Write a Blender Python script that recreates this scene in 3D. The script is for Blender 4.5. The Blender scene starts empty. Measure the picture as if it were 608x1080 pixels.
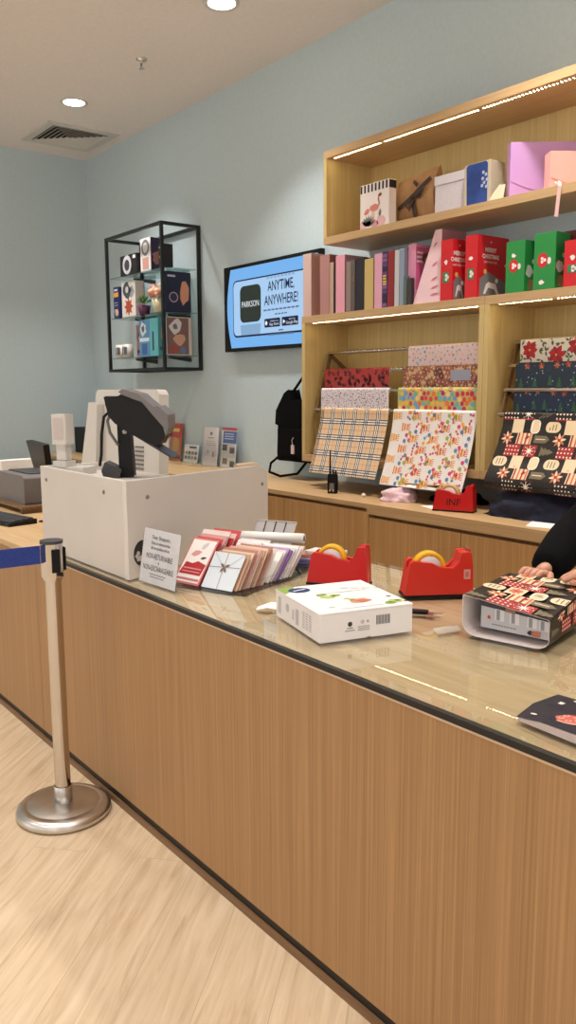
import bpy, bmesh, math, random
from mathutils import Vector, Matrix
random.seed(7)
SC = bpy.context.scene
COL = SC.collection
PI = math.pi
WORLD, E_BACK, E_FRONT, EXPO = 1.6, 18, 15, .08
def S(r, g, b): # sRGB 0-255 -> linear
    f = lambda c: (c/255/12.92) if c/255 <= .04045 else ((c/255+.055)/1.055)**2.4
    return (f(r), f(g), f(b), 1)
# ------------------------------------------------------------------ materials
MATS = {}
def mat(name, col, rough=.5, metal=0, emit=None, estr=0, coat=0, trans=0, spec=.5, alpha=1, sheen=0):
    if name in MATS: return MATS[name]
    m = bpy.data.materials.new(name); m.use_nodes = True
    b = m.node_tree.nodes['Principled BSDF']
    b.inputs['Base Color'].default_value = col
    b.inputs['Roughness'].default_value = rough
    b.inputs['Metallic'].default_value = metal
    b.inputs['Coat Weight'].default_value = coat
    b.inputs['Coat Roughness'].default_value = .03
    b.inputs['Transmission Weight'].default_value = trans
    b.inputs['Specular IOR Level'].default_value = spec
    b.inputs['Alpha'].default_value = alpha
    b.inputs['Sheen Weight'].default_value = sheen
    if emit: b.inputs['Emission Color'].default_value = emit; b.inputs['Emission Strength'].default_value = estr
    MATS[name] = m
    return m
_pc = {}
def P(r, g, b, rough=.45):   # plain printed / painted colour
    k = (r, g, b, rough)
    if k not in _pc: _pc[k] = mat('print_%d_%d_%d_%d' % (r, g, b, rough*100), S(r, g, b), rough)
    return _pc[k]
def nodes(m):
    nt = m.node_tree
    return nt, nt.nodes, nt.links, nt.nodes['Principled BSDF']
def ramp(N, stops, interp='LINEAR'):
    r = N.new('ShaderNodeValToRGB'); e = r.color_ramp.elements; r.color_ramp.interpolation = interp
    e[0].position = stops[0][0]; e[0].color = stops[0][1]; e[1].position = stops[-1][0]; e[1].color = stops[-1][1]
    for p, c in stops[1:-1]:
        x = e.new(p); x.color = c
    return r
def wood(name, c1, c2, scale, rough=.4, coat=0, fine=(1, 1), rot=0, bump=.02):
    m = mat(name, c1, rough, coat=coat); nt, N, L, b = nodes(m)
    tc = N.new('ShaderNodeTexCoord'); mp = N.new('ShaderNodeMapping')
    mp.inputs['Scale'].default_value = scale; mp.inputs['Rotation'].default_value = (0, 0, rot)
    L.new(tc.outputs['Object'], mp.inputs['Vector'])
    n1 = N.new('ShaderNodeTexNoise'); n1.inputs['Scale'].default_value = 1.0; n1.inputs['Detail'].default_value = 6; n1.inputs['Roughness'].default_value = .65
    n2 = N.new('ShaderNodeTexNoise'); n2.inputs['Scale'].default_value = .23; n2.inputs['Detail'].default_value = 2
    L.new(mp.outputs['Vector'], n1.inputs['Vector']); L.new(mp.outputs['Vector'], n2.inputs['Vector'])
    mx = N.new('ShaderNodeMath'); mx.operation = 'MULTIPLY_ADD'; mx.inputs[1].default_value = .7; 
    L.new(n1.outputs['Fac'], mx.inputs[0])
    m2 = N.new('ShaderNodeMath'); m2.operation = 'MULTIPLY'; m2.inputs[1].default_value = .3
    L.new(n2.outputs['Fac'], m2.inputs[0]); L.new(m2.outputs[0], mx.inputs[2])
    r = ramp(N, [(.33, c2), (.5, tuple((a+c)/2 for a, c in zip(c1, c2))), (.64, c1)])
    L.new(mx.outputs[0], r.inputs['Fac']); L.new(r.outputs['Color'], b.inputs['Base Color'])
    bp = N.new('ShaderNodeBump'); bp.inputs['Strength'].default_value = bump; bp.inputs['Distance'].default_value = .01
    L.new(n1.outputs['Fac'], bp.inputs['Height']); L.new(bp.outputs['Normal'], b.inputs['Normal'])
    return m
def noisy(name, c1, c2, scale, rough=.8, bump=.05, detail=3, metal=0):
    m = mat(name, c1, rough, metal); nt, N, L, b = nodes(m)
    tc = N.new('ShaderNodeTexCoord'); n = N.new('ShaderNodeTexNoise'); n.inputs['Scale'].default_value = scale; n.inputs['Detail'].default_value = detail
    L.new(tc.outputs['Object'], n.inputs['Vector'])
    r = ramp(N, [(.35, c2), (.65, c1)]); L.new(n.outputs['Fac'], r.inputs['Fac']); L.new(r.outputs['Color'], b.inputs['Base Color'])
    bp = N.new('ShaderNodeBump'); bp.inputs['Strength'].default_value = bump; L.new(n.outputs['Fac'], bp.inputs['Height']); L.new(bp.outputs['Normal'], b.inputs['Normal'])
    return m
def floor_mat():
    m = mat('vinyl plank floor', S(225, 200, 165), .38); nt, N, L, b = nodes(m)
    tc = N.new('ShaderNodeTexCoord'); mp = N.new('ShaderNodeMapping'); mp.inputs['Rotation'].default_value = (0, 0, math.radians(48))
    L.new(tc.outputs['Object'], mp.inputs['Vector'])
    br = N.new('ShaderNodeTexBrick'); br.inputs['Scale'].default_value = 1; br.inputs['Brick Width'].default_value = 1.22; br.inputs['Row Height'].default_value = .19
    br.inputs['Mortar Size'].default_value = .0009; br.offset = .37
    br.inputs['Color1'].default_value = (0, 0, 0, 1); br.inputs['Color2'].default_value = (1, 1, 1, 1); br.inputs['Mortar'].default_value = (.5, .5, .5, 1)
    L.new(mp.outputs['Vector'], br.inputs['Vector'])
    sc = N.new('ShaderNodeMapping'); sc.inputs['Scale'].default_value = (2.2, 26, 1); L.new(mp.outputs['Vector'], sc.inputs['Vector'])
    ad = N.new('ShaderNodeVectorMath'); ad.operation = 'MULTIPLY_ADD'; ad.inputs[1].default_value = (7, 13, 5)
    L.new(br.outputs['Color'], ad.inputs[0]); L.new(sc.outputs['Vector'], ad.inputs[2])
    n = N.new('ShaderNodeTexNoise'); n.inputs['Scale'].default_value = 1.1; n.inputs['Detail'].default_value = 7; n.inputs['Roughness'].default_value = .6; n.inputs['Distortion'].default_value = 1.1
    L.new(ad.outputs['Vector'], n.inputs['Vector'])
    r = ramp(N, [(.3, S(184, 160, 130)), (.5, S(204, 182, 152)), (.68, S(214, 194, 166))]); L.new(n.outputs['Fac'], r.inputs['Fac'])
    mx = N.new('ShaderNodeMixRGB'); mx.blend_type = 'MULTIPLY'; mx.inputs['Fac'].default_value = .55
    rr = ramp(N, [(0, (1, 1, 1, 1)), (1, (.45, .38, .3, 1))]); L.new(br.outputs['Fac'], rr.inputs['Fac'])
    L.new(r.outputs['Color'], mx.inputs['Color1']); L.new(rr.outputs['Color'], mx.inputs['Color2'])
    mv = N.new('ShaderNodeMixRGB'); mv.blend_type = 'MULTIPLY'; mv.inputs['Fac'].default_value = .08
    L.new(mx.outputs['Color'], mv.inputs['Color1']); L.new(br.outputs['Color'], mv.inputs['Color2'])
    L.new(mv.outputs['Color'], b.inputs['Base Color'])
    bp = N.new('ShaderNodeBump'); bp.inputs['Strength'].default_value = .04; L.new(n.outputs['Fac'], bp.inputs['Height']); L.new(bp.outputs['Normal'], b.inputs['Normal'])
    return m
def glass_mat(name, tint=(.97, .985, .97, 1), base=.04, rough=.004):
    m = bpy.data.materials.new(name); m.use_nodes = True; nt = m.node_tree; N = nt.nodes; L = nt.links; N.clear()
    o = N.new('ShaderNodeOutputMaterial'); mx = N.new('ShaderNodeMixShader'); t = N.new('ShaderNodeBsdfTransparent'); g = N.new('ShaderNodeBsdfGlossy')
    t.inputs['Color'].default_value = tint; g.inputs['Roughness'].default_value = rough
    fr = N.new('ShaderNodeFresnel'); fr.inputs['IOR'].default_value = 1.5
    ge = N.new('ShaderNodeNewGeometry'); iv = N.new('ShaderNodeMath'); iv.operation = 'SUBTRACT'; iv.inputs[0].default_value = 1; ml = N.new('ShaderNodeMath'); ml.operation = 'MULTIPLY'
    L.new(ge.outputs['Backfacing'], iv.inputs[1]); L.new(iv.outputs[0], ml.inputs[0]); L.new(fr.outputs[0], ml.inputs[1])
    L.new(ml.outputs[0], mx.inputs[0]); L.new(t.outputs[0], mx.inputs[1]); L.new(g.outputs[0], mx.inputs[2]); L.new(mx.outputs[0], o.inputs[0])
    return m
# ------------------------------------------------------------------ mesh builder
_tc = {}
def text_mesh(s, bold=0):
    k = (s, bold)
    if k in _tc: return _tc[k]
    cu = bpy.data.curves.new('lettering', 'FONT'); cu.body = s; cu.size = 1; cu.resolution_u = 2; cu.offset = bold
    ob = bpy.data.objects.new('lettering', cu); COL.objects.link(ob)
    dg = bpy.context.evaluated_depsgraph_get(); dg.update()
    me = bpy.data.meshes.new_from_object(ob.evaluated_get(dg))
    vs = [(v.co.x, v.co.y) for v in me.vertices]; fs = [tuple(p.vertices) for p in me.polygons]
    bpy.data.objects.remove(ob); bpy.data.curves.remove(cu); bpy.data.meshes.remove(me)
    xs = [v[0] for v in vs] or [0]
    _tc[k] = (vs, fs, min(xs), max(xs)); return _tc[k]
def fit(t, size, width, bold=0):
    v, f, a, b = text_mesh(t, bold); return width/((b-a)*size)
class MB:
    def __init__(s): s.v = []; s.f = []; s.m = []; s.sm = []; s.mats = []
    def mi(s, m):
        if m not in s.mats: s.mats.append(m)
        return s.mats.index(m)
    def add(s, vs, fs, m, smooth=False, M=None):
        b = len(s.v); k = s.mi(m)
        for v in vs:
            v = Vector(v)
            s.v.append(M @ v if M is not None else v)
        for f in fs: s.f.append(tuple(b+i for i in f)); s.m.append(k); s.sm.append(smooth)
        return s
    def poly(s, pts, m): return s.add(pts, [tuple(range(len(pts)))], m)
    def box(s, x0, x1, y0, y1, z0, z1, m, M=None):
        vs = [(x, y, z) for x in (x0, x1) for y in (y0, y1) for z in (z0, z1)]
        return s.add(vs, [(0, 1, 3, 2), (4, 6, 7, 5), (0, 4, 5, 1), (2, 3, 7, 6), (0, 2, 6, 4), (1, 5, 7, 3)], m, False, M)
    def prism(s, pts, h0, h1, m, axis='z', M=None, smooth=False):
        def c(p, h): return {'z': (p[0], p[1], h), 'y': (p[0], h, p[1]), 'x': (h, p[0], p[1])}[axis]
        n = len(pts); vs = [c(p, h0) for p in pts]+[c(p, h1) for p in pts]
        s.add(vs, [(i, (i+1) % n, n+(i+1) % n, n+i) for i in range(n)], m, smooth, M)
        return s.add(vs, [tuple(reversed(range(n))), tuple(range(n, 2*n))], m, False, M)
    def tube(s, path, r, m, n=10, M=None, closed=False):
        path = [Vector(p) for p in path]; K = len(path)
        rs = r if isinstance(r, (list, tuple)) else [r]*K
        vs = []; prev = None
        for i, p in enumerate(path):
            a = path[(i-1) % K] if (closed or i > 0) else p
            c = path[(i+1) % K] if (closed or i < K-1) else p
            t = (c-a).normalized()
            if prev is None:
                up = Vector((0, 0, 1)) if abs(t.z) < .9 else Vector((1, 0, 0)); u = t.cross(up).normalized()
            else: u = (prev-t*prev.dot(t)).normalized()
            prev = u; w = t.cross(u)
            for j in range(n):
                an = 2*PI*j/n; vs.append(p+(u*math.cos(an)+w*math.sin(an))*rs[i])
        fs = [(i*n+j, i*n+(j+1) % n, (i+1) % K*n+(j+1) % n, (i+1) % K*n+j) for i in range(K if closed else K-1) for j in range(n)]
        s.add(vs, fs, m, True, M)
        if not closed: s.add(vs[:n], [tuple(range(n))], m, False, M); s.add(vs[-n:], [tuple(range(n))], m, False, M)
        return s
    def lathe(s, prof, m, n=32, M=None, smooth=True):
        vs = []; K = len(prof)
        for r, z in prof:
            for j in range(n): a = 2*PI*j/n; vs.append((r*math.cos(a), r*math.sin(a), z))
        return s.add(vs, [(i*n+j, i*n+(j+1) % n, (i+1)*n+(j+1) % n, (i+1)*n+j) for i in range(K-1) for j in range(n)], m, smooth, M)
    def ball(s, c, r, m, n=10, sc=(1, 1, 1)):
        prof = [(max(1e-4, r*math.sin(PI*i/n)), -r*math.cos(PI*i/n)) for i in range(n+1)]
        return s.lathe(prof, m, n*2, Matrix.Translation(c) @ Matrix.Diagonal((*sc, 1)))
    def decal(s, F, pts, m):
        return s.add([F(*p) for p in pts], [tuple(range(len(pts)))], m)
    def text(s, F, u, v, size, t, m, align='c', bold=0, ang=0, sx=1):
        vs, fs, a, b = text_mesh(t, bold); off = {'c': (a+b)/2, 'l': a, 'r': b}[align]; ca, sa = math.cos(ang), math.sin(ang)
        out = []
        for x, y in vs:
            X = (x-off)*size*sx; Y = y*size
            out.append(F(u+X*ca-Y*sa, v+X*sa+Y*ca))
        return s.add(out, fs, m)
    def build(s, name, parent=None, bevel=0, seg=2, subsurf=0, solid=0, M=None):
        me = bpy.data.meshes.new(name); me.from_pydata([tuple(M @ v if M is not None else v) for v in s.v], [], s.f)
        for m in s.mats: me.materials.append(m)
        me.polygons.foreach_set('material_index', s.m); me.polygons.foreach_set('use_smooth', s.sm)
        bm = bmesh.new(); bm.from_mesh(me)
        bad = [f for f in bm.faces if f.calc_area() < 1e-12]
        if bad: bmesh.ops.delete(bm, geom=bad, context='FACES')
        isl = [f for f in bm.faces if all(not e.is_boundary for e in f.edges)]
        if isl: bmesh.ops.recalc_face_normals(bm, faces=isl)
        bm.to_mesh(me); bm.free(); me.update()
        o = bpy.data.objects.new(name, me); COL.objects.link(o)
        if parent: o.parent = parent
        if bevel:
            b = o.modifiers.new('bevel', 'BEVEL'); b.width = bevel; b.segments = seg; b.limit_method = 'ANGLE'; b.angle_limit = math.radians(40)
        if subsurf:
            b = o.modifiers.new('sub', 'SUBSURF'); b.levels = subsurf; b.render_levels = subsurf
        if solid:
            b = o.modifiers.new('solid', 'SOLIDIFY'); b.thickness = solid; b.offset = 0
        return o
def tag(o, label=None, cat=None, group=None, kind=None):
    if label: o['label'] = label
    if cat: o['category'] = cat
    if group: o['group'] = group
    if kind: o['kind'] = kind
    return o
def thing(name, label, cat, loc=(0, 0, 0), rz=0, group=None):
    e = bpy.data.objects.new(name, None); COL.objects.link(e); e.empty_display_size = .05
    e.location = loc; e.rotation_euler = (0, 0, rz)
    return tag(e, label, cat, group)
def struct(o): o['kind'] = 'structure'; return o
# planar decal frames (u to the viewer's right, v up)
EPS = .0007
def plane(O, U, V, eps=EPS):
    O = Vector(O); U = Vector(U).normalized(); V = Vector(V).normalized(); N = U.cross(V)
    return lambda u, v, e=eps: O+U*u+V*v+N*e
def fr_front(x, y, z): return plane((x, y, z), (1, 0, 0), (0, 0, 1))      # faces -y
def fr_right(x, y, z): return plane((x, y, z), (0, 1, 0), (0, 0, 1))      # faces +x
def fr_top(x, y, z): return plane((x, y, z), (1, 0, 0), (0, 1, 0))        # faces +z
def lift(F, d): return lambda u, v: F(u, v, EPS+d)
def circ(u, v, r, n=12, sy=1): return [(u+r*math.cos(2*PI*i/n), v+r*sy*math.sin(2*PI*i/n)) for i in range(n)]
def rect(u, v, w, h, a=0):
    c, s = math.cos(a), math.sin(a)
    return [(u+x*c-y*s, v+x*s+y*c) for x, y in ((-w/2, -h/2), (w/2, -h/2), (w/2, h/2), (-w/2, h/2))]
def star(u, v, R, r, n=5, a=0): return [(u+(R if i % 2 == 0 else r)*math.cos(a+PI*i/n+PI/2), v+(R if i % 2 == 0 else r)*math.sin(a+PI*i/n+PI/2)) for i in range(2*n)]
def petal(u, v, L, w, a):
    c, s = math.cos(a), math.sin(a)
    return [(u+x*c-y*s, v+x*s+y*c) for x, y in ((0, 0), (L*.35, -w), (L*.7, -w*.8), (L, 0), (L*.7, w*.8), (L*.35, w))]
def tri(u, v, w, h, a=0):
    c, s = math.cos(a), math.sin(a)
    return [(u+x*c-y*s, v+x*s+y*c) for x, y in ((-w/2, -h/2), (w/2, -h/2), (0, h/2))]
def blob(u, v, r, n=10, sy=1, j=.3): return [(u+r*random.uniform(1-j, 1+j)*math.cos(2*PI*i/n), v+r*sy*random.uniform(1-j, 1+j)*math.sin(2*PI*i/n)) for i in range(n)]
def rrect(u, v, w, h, r, n=5):
    out = []
    for cx, cy, a0 in ((u+w/2-r, v+h/2-r, 0), (u-w/2+r, v+h/2-r, PI/2), (u-w/2+r, v-h/2+r, PI), (u+w/2-r, v-h/2+r, 1.5*PI)):
        for i in range(n+1): a = a0+PI/2*i/n; out.append((cx+r*math.cos(a), cy+r*math.sin(a)))
    return out
# ------------------------------------------------------------------ shared materials
M_wall = noisy('painted wall', S(192, 209, 215), S(188, 205, 211), 40, .85, .02)
M_ceil = noisy('ceiling paint', S(232, 226, 222), S(228, 222, 218), 30, .9, .01)
M_oak = wood('oak laminate vertical', S(174, 135, 92), S(141, 104, 64), (150, 150, 1.2), .42)
M_door = wood('oak cabinet door', S(206, 166, 112), S(176, 134, 84), (140, 140, 1.2), .42)
M_oak_h = wood('oak laminate long', S(204, 172, 128), S(180, 146, 102), (1.5, 60, 110), .4)
M_shelf = wood('pale oak shelf', S(216, 192, 134), S(194, 168, 108), (120, 120, 2), .45)
M_shelf_h = wood('pale oak shelf edge', S(204, 172, 126), S(182, 148, 104), (2, 110, 110), .45)
M_top = wood('counter top wood', S(208, 184, 150), S(176, 150, 116), (2.2, 26, 26), .4, bump=.01, rot=.25)
M_desk = wood('desk top wood', S(216, 184, 140), S(192, 158, 112), (3, 40, 40), .4)
M_black = mat('black recess', S(14, 12, 11), .5)
M_pale = mat('pale edge band', S(196, 170, 140), .45)
M_brown = wood('brown skirting', S(128, 96, 66), S(104, 76, 50), (2, 60, 60), .4)
M_white = noisy('white laminate', S(214, 208, 202), S(208, 202, 196), 3, .4, .0)
M_blackm = mat('black metal', S(18, 18, 20), .42)
M_blackp = mat('black plastic', S(9, 9, 10), .45, spec=.3)
M_dgrey = mat('dark grey plastic', S(58, 58, 62), .45)
M_grey = mat('grey plastic', S(112, 108, 108), .5)
M_lgrey = mat('light grey plastic', S(205, 202, 196), .45)
M_chrome = mat('polished steel', S(205, 200, 194), .07, 1)
M_steel = noisy('brushed steel', S(214, 211, 207), S(196, 193, 189), 8, .28, .01, metal=1)
M_glass = glass_mat('clear glass', (.97, .985, .97, 1))
M_shglass = glass_mat('greenish shelf glass', (.72, .82, .80, 1))
M_acryl = glass_mat('clear acrylic', (.96, .97, .97, 1))
M_led = mat('warm led', S(255, 236, 190), .5, emit=(1, .80, .46, 1), estr=60)
M_lamp = mat('lamp diffuser', (1, 1, 1, 1), .5, emit=(1, .94, .85, 1), estr=14)
M_paper = mat('white paper', S(240, 238, 234), .6)
M_red = mat('red plastic', S(196, 22, 28), .3)
M_red2 = mat('scuffed red plastic', S(205, 44, 30), .36)
M_yel = mat('yellow tape', S(232, 176, 22), .35)
M_core = mat('tape core', S(206, 190, 190), .5)
M_skin = noisy('skin', S(214, 160, 136), S(202, 144, 120), 25, .5, .02)
M_cloth = noisy('black fabric', S(10, 10, 12), S(6, 6, 8), 60, .9, .1); M_cloth.node_tree.nodes['Principled BSDF'].inputs['Specular IOR Level'].default_value = .12
M_navy = noisy('navy fabric', S(26, 32, 58), S(16, 20, 40), 30, .85, .1)
M_led_base = mat('led strip tape', S(120, 112, 90), .5)
INK = P(38, 34, 40)
# ================================================================== SETTING
YB, XL, ZC, T = 3.97, -8.6, 3.958, .877
def st_box(name, x0, x1, y0, y1, z0, z1, m):
    b = MB(); b.box(x0, x1, y0, y1, z0, z1, m); return struct(b.build(name))
st_box('floor', XL-.1, 4, -5, YB+.1, -.06, 0, floor_mat())
st_box('ceiling', XL-.1, 4, -5, YB+.1, ZC, ZC+.06, M_ceil)
st_box('wall_back', XL-.1, 4, YB, YB+.1, 0, ZC, M_wall)
st_box('wall_left', XL-.1, XL, -5, YB, 0, ZC, M_wall)
# ================================================================== SERVICE COUNTER
YC = 1.285
sc_ = thing('service_counter', 'long oak fronted service counter with a glass covered worktop', 'counter', (-1.2, YC, 0))
X0, X1 = -3.44, 1.4
def W(o=(-1.2, YC, 0)): return Matrix.Translation((-o[0], -o[1], -o[2]))
b = MB(); b.box(X0, X1, YC, YC+.02, .05, .848, M_oak); b.build('front_panel', sc_, M=W())
b = MB(); b.box(X0, X1, YC-.001, YC+.02, .848, .853, M_pale); b.build('edge_band', sc_, M=W())
b = MB(); b.box(X0, X1, YC-.001, YC+.015, .8535, .868, M_black); b.build('black_strip', sc_, M=W())  # solid black strip between the edge band and the glass sheet
b = MB(); b.box(X0, X1, YC+.016, 2.215, .836, .867, M_top); b.build('worktop', sc_, M=W())
b = MB(); b.box(X0, X1, 2.19, 2.21, .0, .835, M_oak); b.box(X0, X0+.02, YC+.021, 2.189, 0, .835, M_oak); b.box(X1-.02, X1, YC+.021, 2.189, 0, .835, M_oak); b.build('back_panel', sc_, M=W())
b = MB(); b.box(X0, X1, YC-.002, 2.22, .8685, T, M_glass); b.build('glass_sheet', sc_, M=W())
b = MB(); b.box(X0, X1, YC+.003, YC+.02, .022, .05, M_black); b.box(X0, X1, YC-.006, YC+.02, 0, .022, M_brown); b.build('skirting', sc_, M=W())
sd = thing('cashier_desk', 'wooden cashier desk continuing left of the white screen, behind the blue belt', 'desk', (-5.5, YC, 0))
b = MB(); b.box(-8.55, X0-.003, YC, YC+.02, .05, .832, M_oak); b.box(-8.55, -8.53, YC+.02, 2.2, 0, .832, M_oak); b.build('front_panel', sd, M=W((-5.5, YC, 0)))
b = MB(); b.box(-8.58, X0-.003, YC-.004, 2.2, .833, .86, M_desk); b.build('desk_top', sd, .002, M=W((-5.5, YC, 0)))
b = MB(); b.box(-8.55, X0-.003, YC+.003, YC+.02, .022, .05, M_black); b.box(-8.55, X0-.003, YC-.006, YC+.02, 0, .022, M_brown); b.build('skirting', sd, M=W((-5.5, YC, 0)))
# ================================================================== BACK COUNTER
BZ, BY = .89, 3.27
bw = thing('back_worktop', 'long wooden worktop running along the back wall under the display cabinet', 'worktop', (-4, BY, .8))
O = (-4, BY, .8)
b = MB(); b.box(XL+.005, -3.47, BY, YB-.003, BZ-.028, BZ, M_oak_h); b.box(-3.47, 1.2, BY, YB-.003, BZ-.06, BZ, M_oak_h); b.build('worktop_board', bw, .001, M=W(O))
def cabinet(x0, x1, ztop, label, nd=1):
    c = thing('base_cabinet', label, 'cabinet', ((x0+x1)/2, BY, 0), 0, 'oak cabinets under the back worktop')
    w = (x1-x0)/2
    b = MB()
    b.box(-w+.002, w-.002, .06, YB-BY-.01, .08, ztop-.004, M_oak); b.box(-w+.002, w-.002, .1, YB-BY-.01, 0, .08, M_black)
    b.build('body', c)
    b = MB(); b.box(-w+.003, w-.003, .018, .058, .09, ztop-.022, M_door); b.build('door', c, .0015)
    return c
cabinet(-5.2, -4.28, BZ-.028, 'narrow seen oak cabinet door beside the white counter screen')
cabinet(-4.28, -3.47, BZ-.028, 'oak cabinet under the walkie-talkie')
cabinet(-3.47, -2.78, BZ-.06, 'oak cabinet below the pink cloth and the far tape dispenser')
cabinet(-2.78, -1.9, BZ-.06, 'oak cabinet below the folded navy jacket')
# ================================================================== DISPLAY CABINET (lower) and WALL SHELF (upper)
YF = 3.57
def led(parent, segs, y, z, O):
    for x0, x1 in segs:
        base = MB(); base.box(x0, x1, y-.008, y+.008, z-.0015, z, M_led_base); st = base.build('led_strip', parent, M=W(O))
        b = MB(); x = x0+.008
        while x < x1-.004:
            b.box(x-.002, x+.002, y-.007, y+.007, z-.0020, z-.0017, M_led); x += .022
        tag(b.build('led_chips', st, M=W(O)), kind='stuff')
def case(name, label, x0, x1, z0, z1, side, board, segs, O):
    c = thing(name, label, 'shelf', O)
    b = MB(); b.box(x0, x1, YF, YB-.012, z1-board, z1, M_shelf_h); b.build('top_board', c, .001, M=W(O))
    b = MB(); b.box(x0, x1, YF, YB-.012, z0, z0+board, M_shelf_h); b.build('bottom_board', c, .001, M=W(O))
    for a, e in ((x0, x0+side), (x1-side, x1)):
        b = MB(); b.box(a, e, YF, YB-.012, z0+board, z1-board, M_shelf); b.build('side_panel', c, .001, M=W(O))
    b = MB(); b.box(x0, x1, YB-.012, YB-.002, z0, z1, M_shelf); b.build('back_panel', c, M=W(O))
    led(c, segs, YF+.035, z1-board, O)
    return c
up = case('wall_shelf', 'long pale oak box shelf high on the wall holding gift boxes, lit by a strip', -4.215, -1.3, 2.465, 3.035, .028, .045,
          [(-4.15, -4.09), (-4.08, -3.72), (-3.70, -2.99), (-2.975, -2.0), (-1.98, -1.4)], (-2.75, YB, 2.465))
# the two bays of the lower display
O = (-3.67, YB, 1.06)
cabL = case('display_cabinet', 'left pale oak display bay with rods of plaid and party wrapping paper', -4.44, -2.90, 1.06, 2.03, .032, .045, [(-4.36, -4.25), (-4.235, -4.09), (-4.06, -3.24), (-3.225, -2.97)], O)
O2 = (-2.13, YB, 1.06)
cabR = case('display_cabinet', 'right pale oak display bay with rods of christmas wrapping paper', -2.897, -1.36, 1.06, 2.03, .032, .045, [(-2.83, -2.5), (-2.48, -1.9), (-1.88, -1.45)], O2)
ROD = [(3.74, 1.79), (3.70, 1.667), (3.66, 1.54), (3.62, 1.412)]
for cab, xa, xb, OO in ((cabL, -4.36, -2.934, O), (cabR, -2.82, -1.394, O2)):
    for y, z in ROD:
        b = MB(); b.tube([(xa, y, z), (xb, y, z)], .011, M_chrome, 14); b.build('rod', cab, M=W(OO))
    for x in (xa+.008, xb-.0015-.006):
        b = MB(); b.prism([(3.742, 1.80), (3.772, 1.80), (3.652, 1.395), (3.622, 1.395)], x-.005, x+.005, M_brown, 'x')
        for q in (0, 2): y, z = ROD[q]; b.prism([(y+.01, z+.004), (YB-.014, z-.14), (YB-.014, z-.17), (y+.01, z-.028)], x-.005, x+.005, M_brown, 'x')
        b.build('rod_bracket', cab, M=W(OO))
# ------------------------------------------------------------------ wrapping papers
def sheet_profile(i, rr, hang):
    y, z = ROD[i]; pts = []
    for k in range(9):
        a = math.radians(60+120*k/8)  # 60deg = top back, 180deg = front
        pts.append((y+rr*math.cos(a), z+rr*math.sin(a)))
    return pts+hang
def wrap(label, x0, x1, i, paper, hang, pattern, rr=.015, name='wrapping_paper', skew=0, behind=False):
    prof = hang if behind else sheet_profile(i, rr, hang)
    d = [0]
    for a, c in zip(prof, prof[1:]): d.append(d[-1]+math.hypot(c[0]-a[0], c[1]-a[1]))
    L = d[-1]
    x_ref, y_ref, z_ref = (x0+x1)/2, ROD[i][0], ROD[i][1]
    def F(u, v, e=.0009):              # u along x from x0, v = length measured UP from the bottom edge
        q = min(max(L-v, 0), L); k = 0
        while k < len(d)-2 and d[k+1] < q: k += 1
        t = (q-d[k])/(d[k+1]-d[k]); a, c = prof[k], prof[k+1]
        ty, tz = c[0]-a[0], c[1]-a[1]; l = math.hypot(ty, tz)
        ny, nz = tz/l, -ty/l           # outward (towards -y when hanging)
        fl = q/L*skew
        return Vector((x0+u+fl*(u/(x1-x0)-.5)-x_ref, a[0]+ty*t+ny*e-y_ref, a[1]+tz*t+nz*e-z_ref))
    t = thing(name, label, 'wrapping paper', (x_ref, y_ref, z_ref), 0, 'rolls of wrapping paper on the rods')
    w = x1-x0
    b = MB(); rows = sorted(set([round(L-q, 6) for q in d]+[L*k/28 for k in range(1, 28)])); nx = 4; NR = len(rows)-1
    vs = []; vb = []
    for v in rows:
        for k in range(nx+1):
            vs.append(F(w*k/nx, v, 0)); vb.append(F(w*k/nx, v, -.0012))
    fs = [(r*(nx+1)+k, r*(nx+1)+k+1, (r+1)*(nx+1)+k+1, (r+1)*(nx+1)+k) for r in range(NR) for k in range(nx)]
    b.add(vs, fs, paper, True); b.add(vb, [f[::-1] for f in fs], M_paper, True)
    pattern(b, F, w, L)
    b.build('hanging_sheet', t)
    if behind: return t
    b = MB(); b.lathe([(.0112, -w/2+.002), (.0138, -w/2+.002), (.0138, w/2-.002), (.0112, w/2-.002)], M_paper, 20, Matrix.Rotation(PI/2, 4, 'Y')); b.build('paper_roll', t)
    return t
def lp(F): return lambda u, v: F(u, v, .0016)
def lp2(F): return lambda u, v: F(u, v, .0022)
def grid(w, L, du, dv, jit=0, off=True):
    r = 0; v = dv/2
    while v < L-.004:
        u = du/2+(du/2 if (r % 2 and off) else 0)
        while u < w-.01:
            yield u+random.uniform(-jit, jit), v+random.uniform(-jit, jit), r
            u += du
        v += dv; r += 1
def keep(pts, w, L, m=.001): return [(min(max(u, m), w-m), min(max(v, m), L-.02)) for u, v in pts]
def pat_plaid(b, F, w, L):
    dk, wh, rd = P(60, 58, 70, .6), P(240, 234, 224, .6), P(206, 140, 116, .6)
    G = lambda e: (lambda u, v: F(u, v, e))
    def vstrip(u0, u1, m, e):
        n = 24; vs = []
        for k in range(n+1): vs += [F(u0, L*k/n, e), F(u1, L*k/n, e)]
        b.add(vs, [(2*k, 2*k+1, 2*k+3, 2*k+2) for k in range(n)], m)
    pr = .108
    for base, n, f in ((.03, L, 0), (.012, w, 1)):
        o = base
        while o < n-.004:
            for off, wd, m, e in ((.0, .036, wh, .0008), (-.015, .0055, dk, .0016), (0, .0055, dk, .0016), (.015, .0055, dk, .0016), (.054, .0022, rd, .0014)):
                c = o+off
                if c-wd/2 < .001 or c+wd/2 > n-.001: continue
                if f: vstrip(c-wd/2, c+wd/2, m, e+.0005)
                else: b.decal(G(e), rect(w/2, c, w, wd), m)
            o += pr
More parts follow.
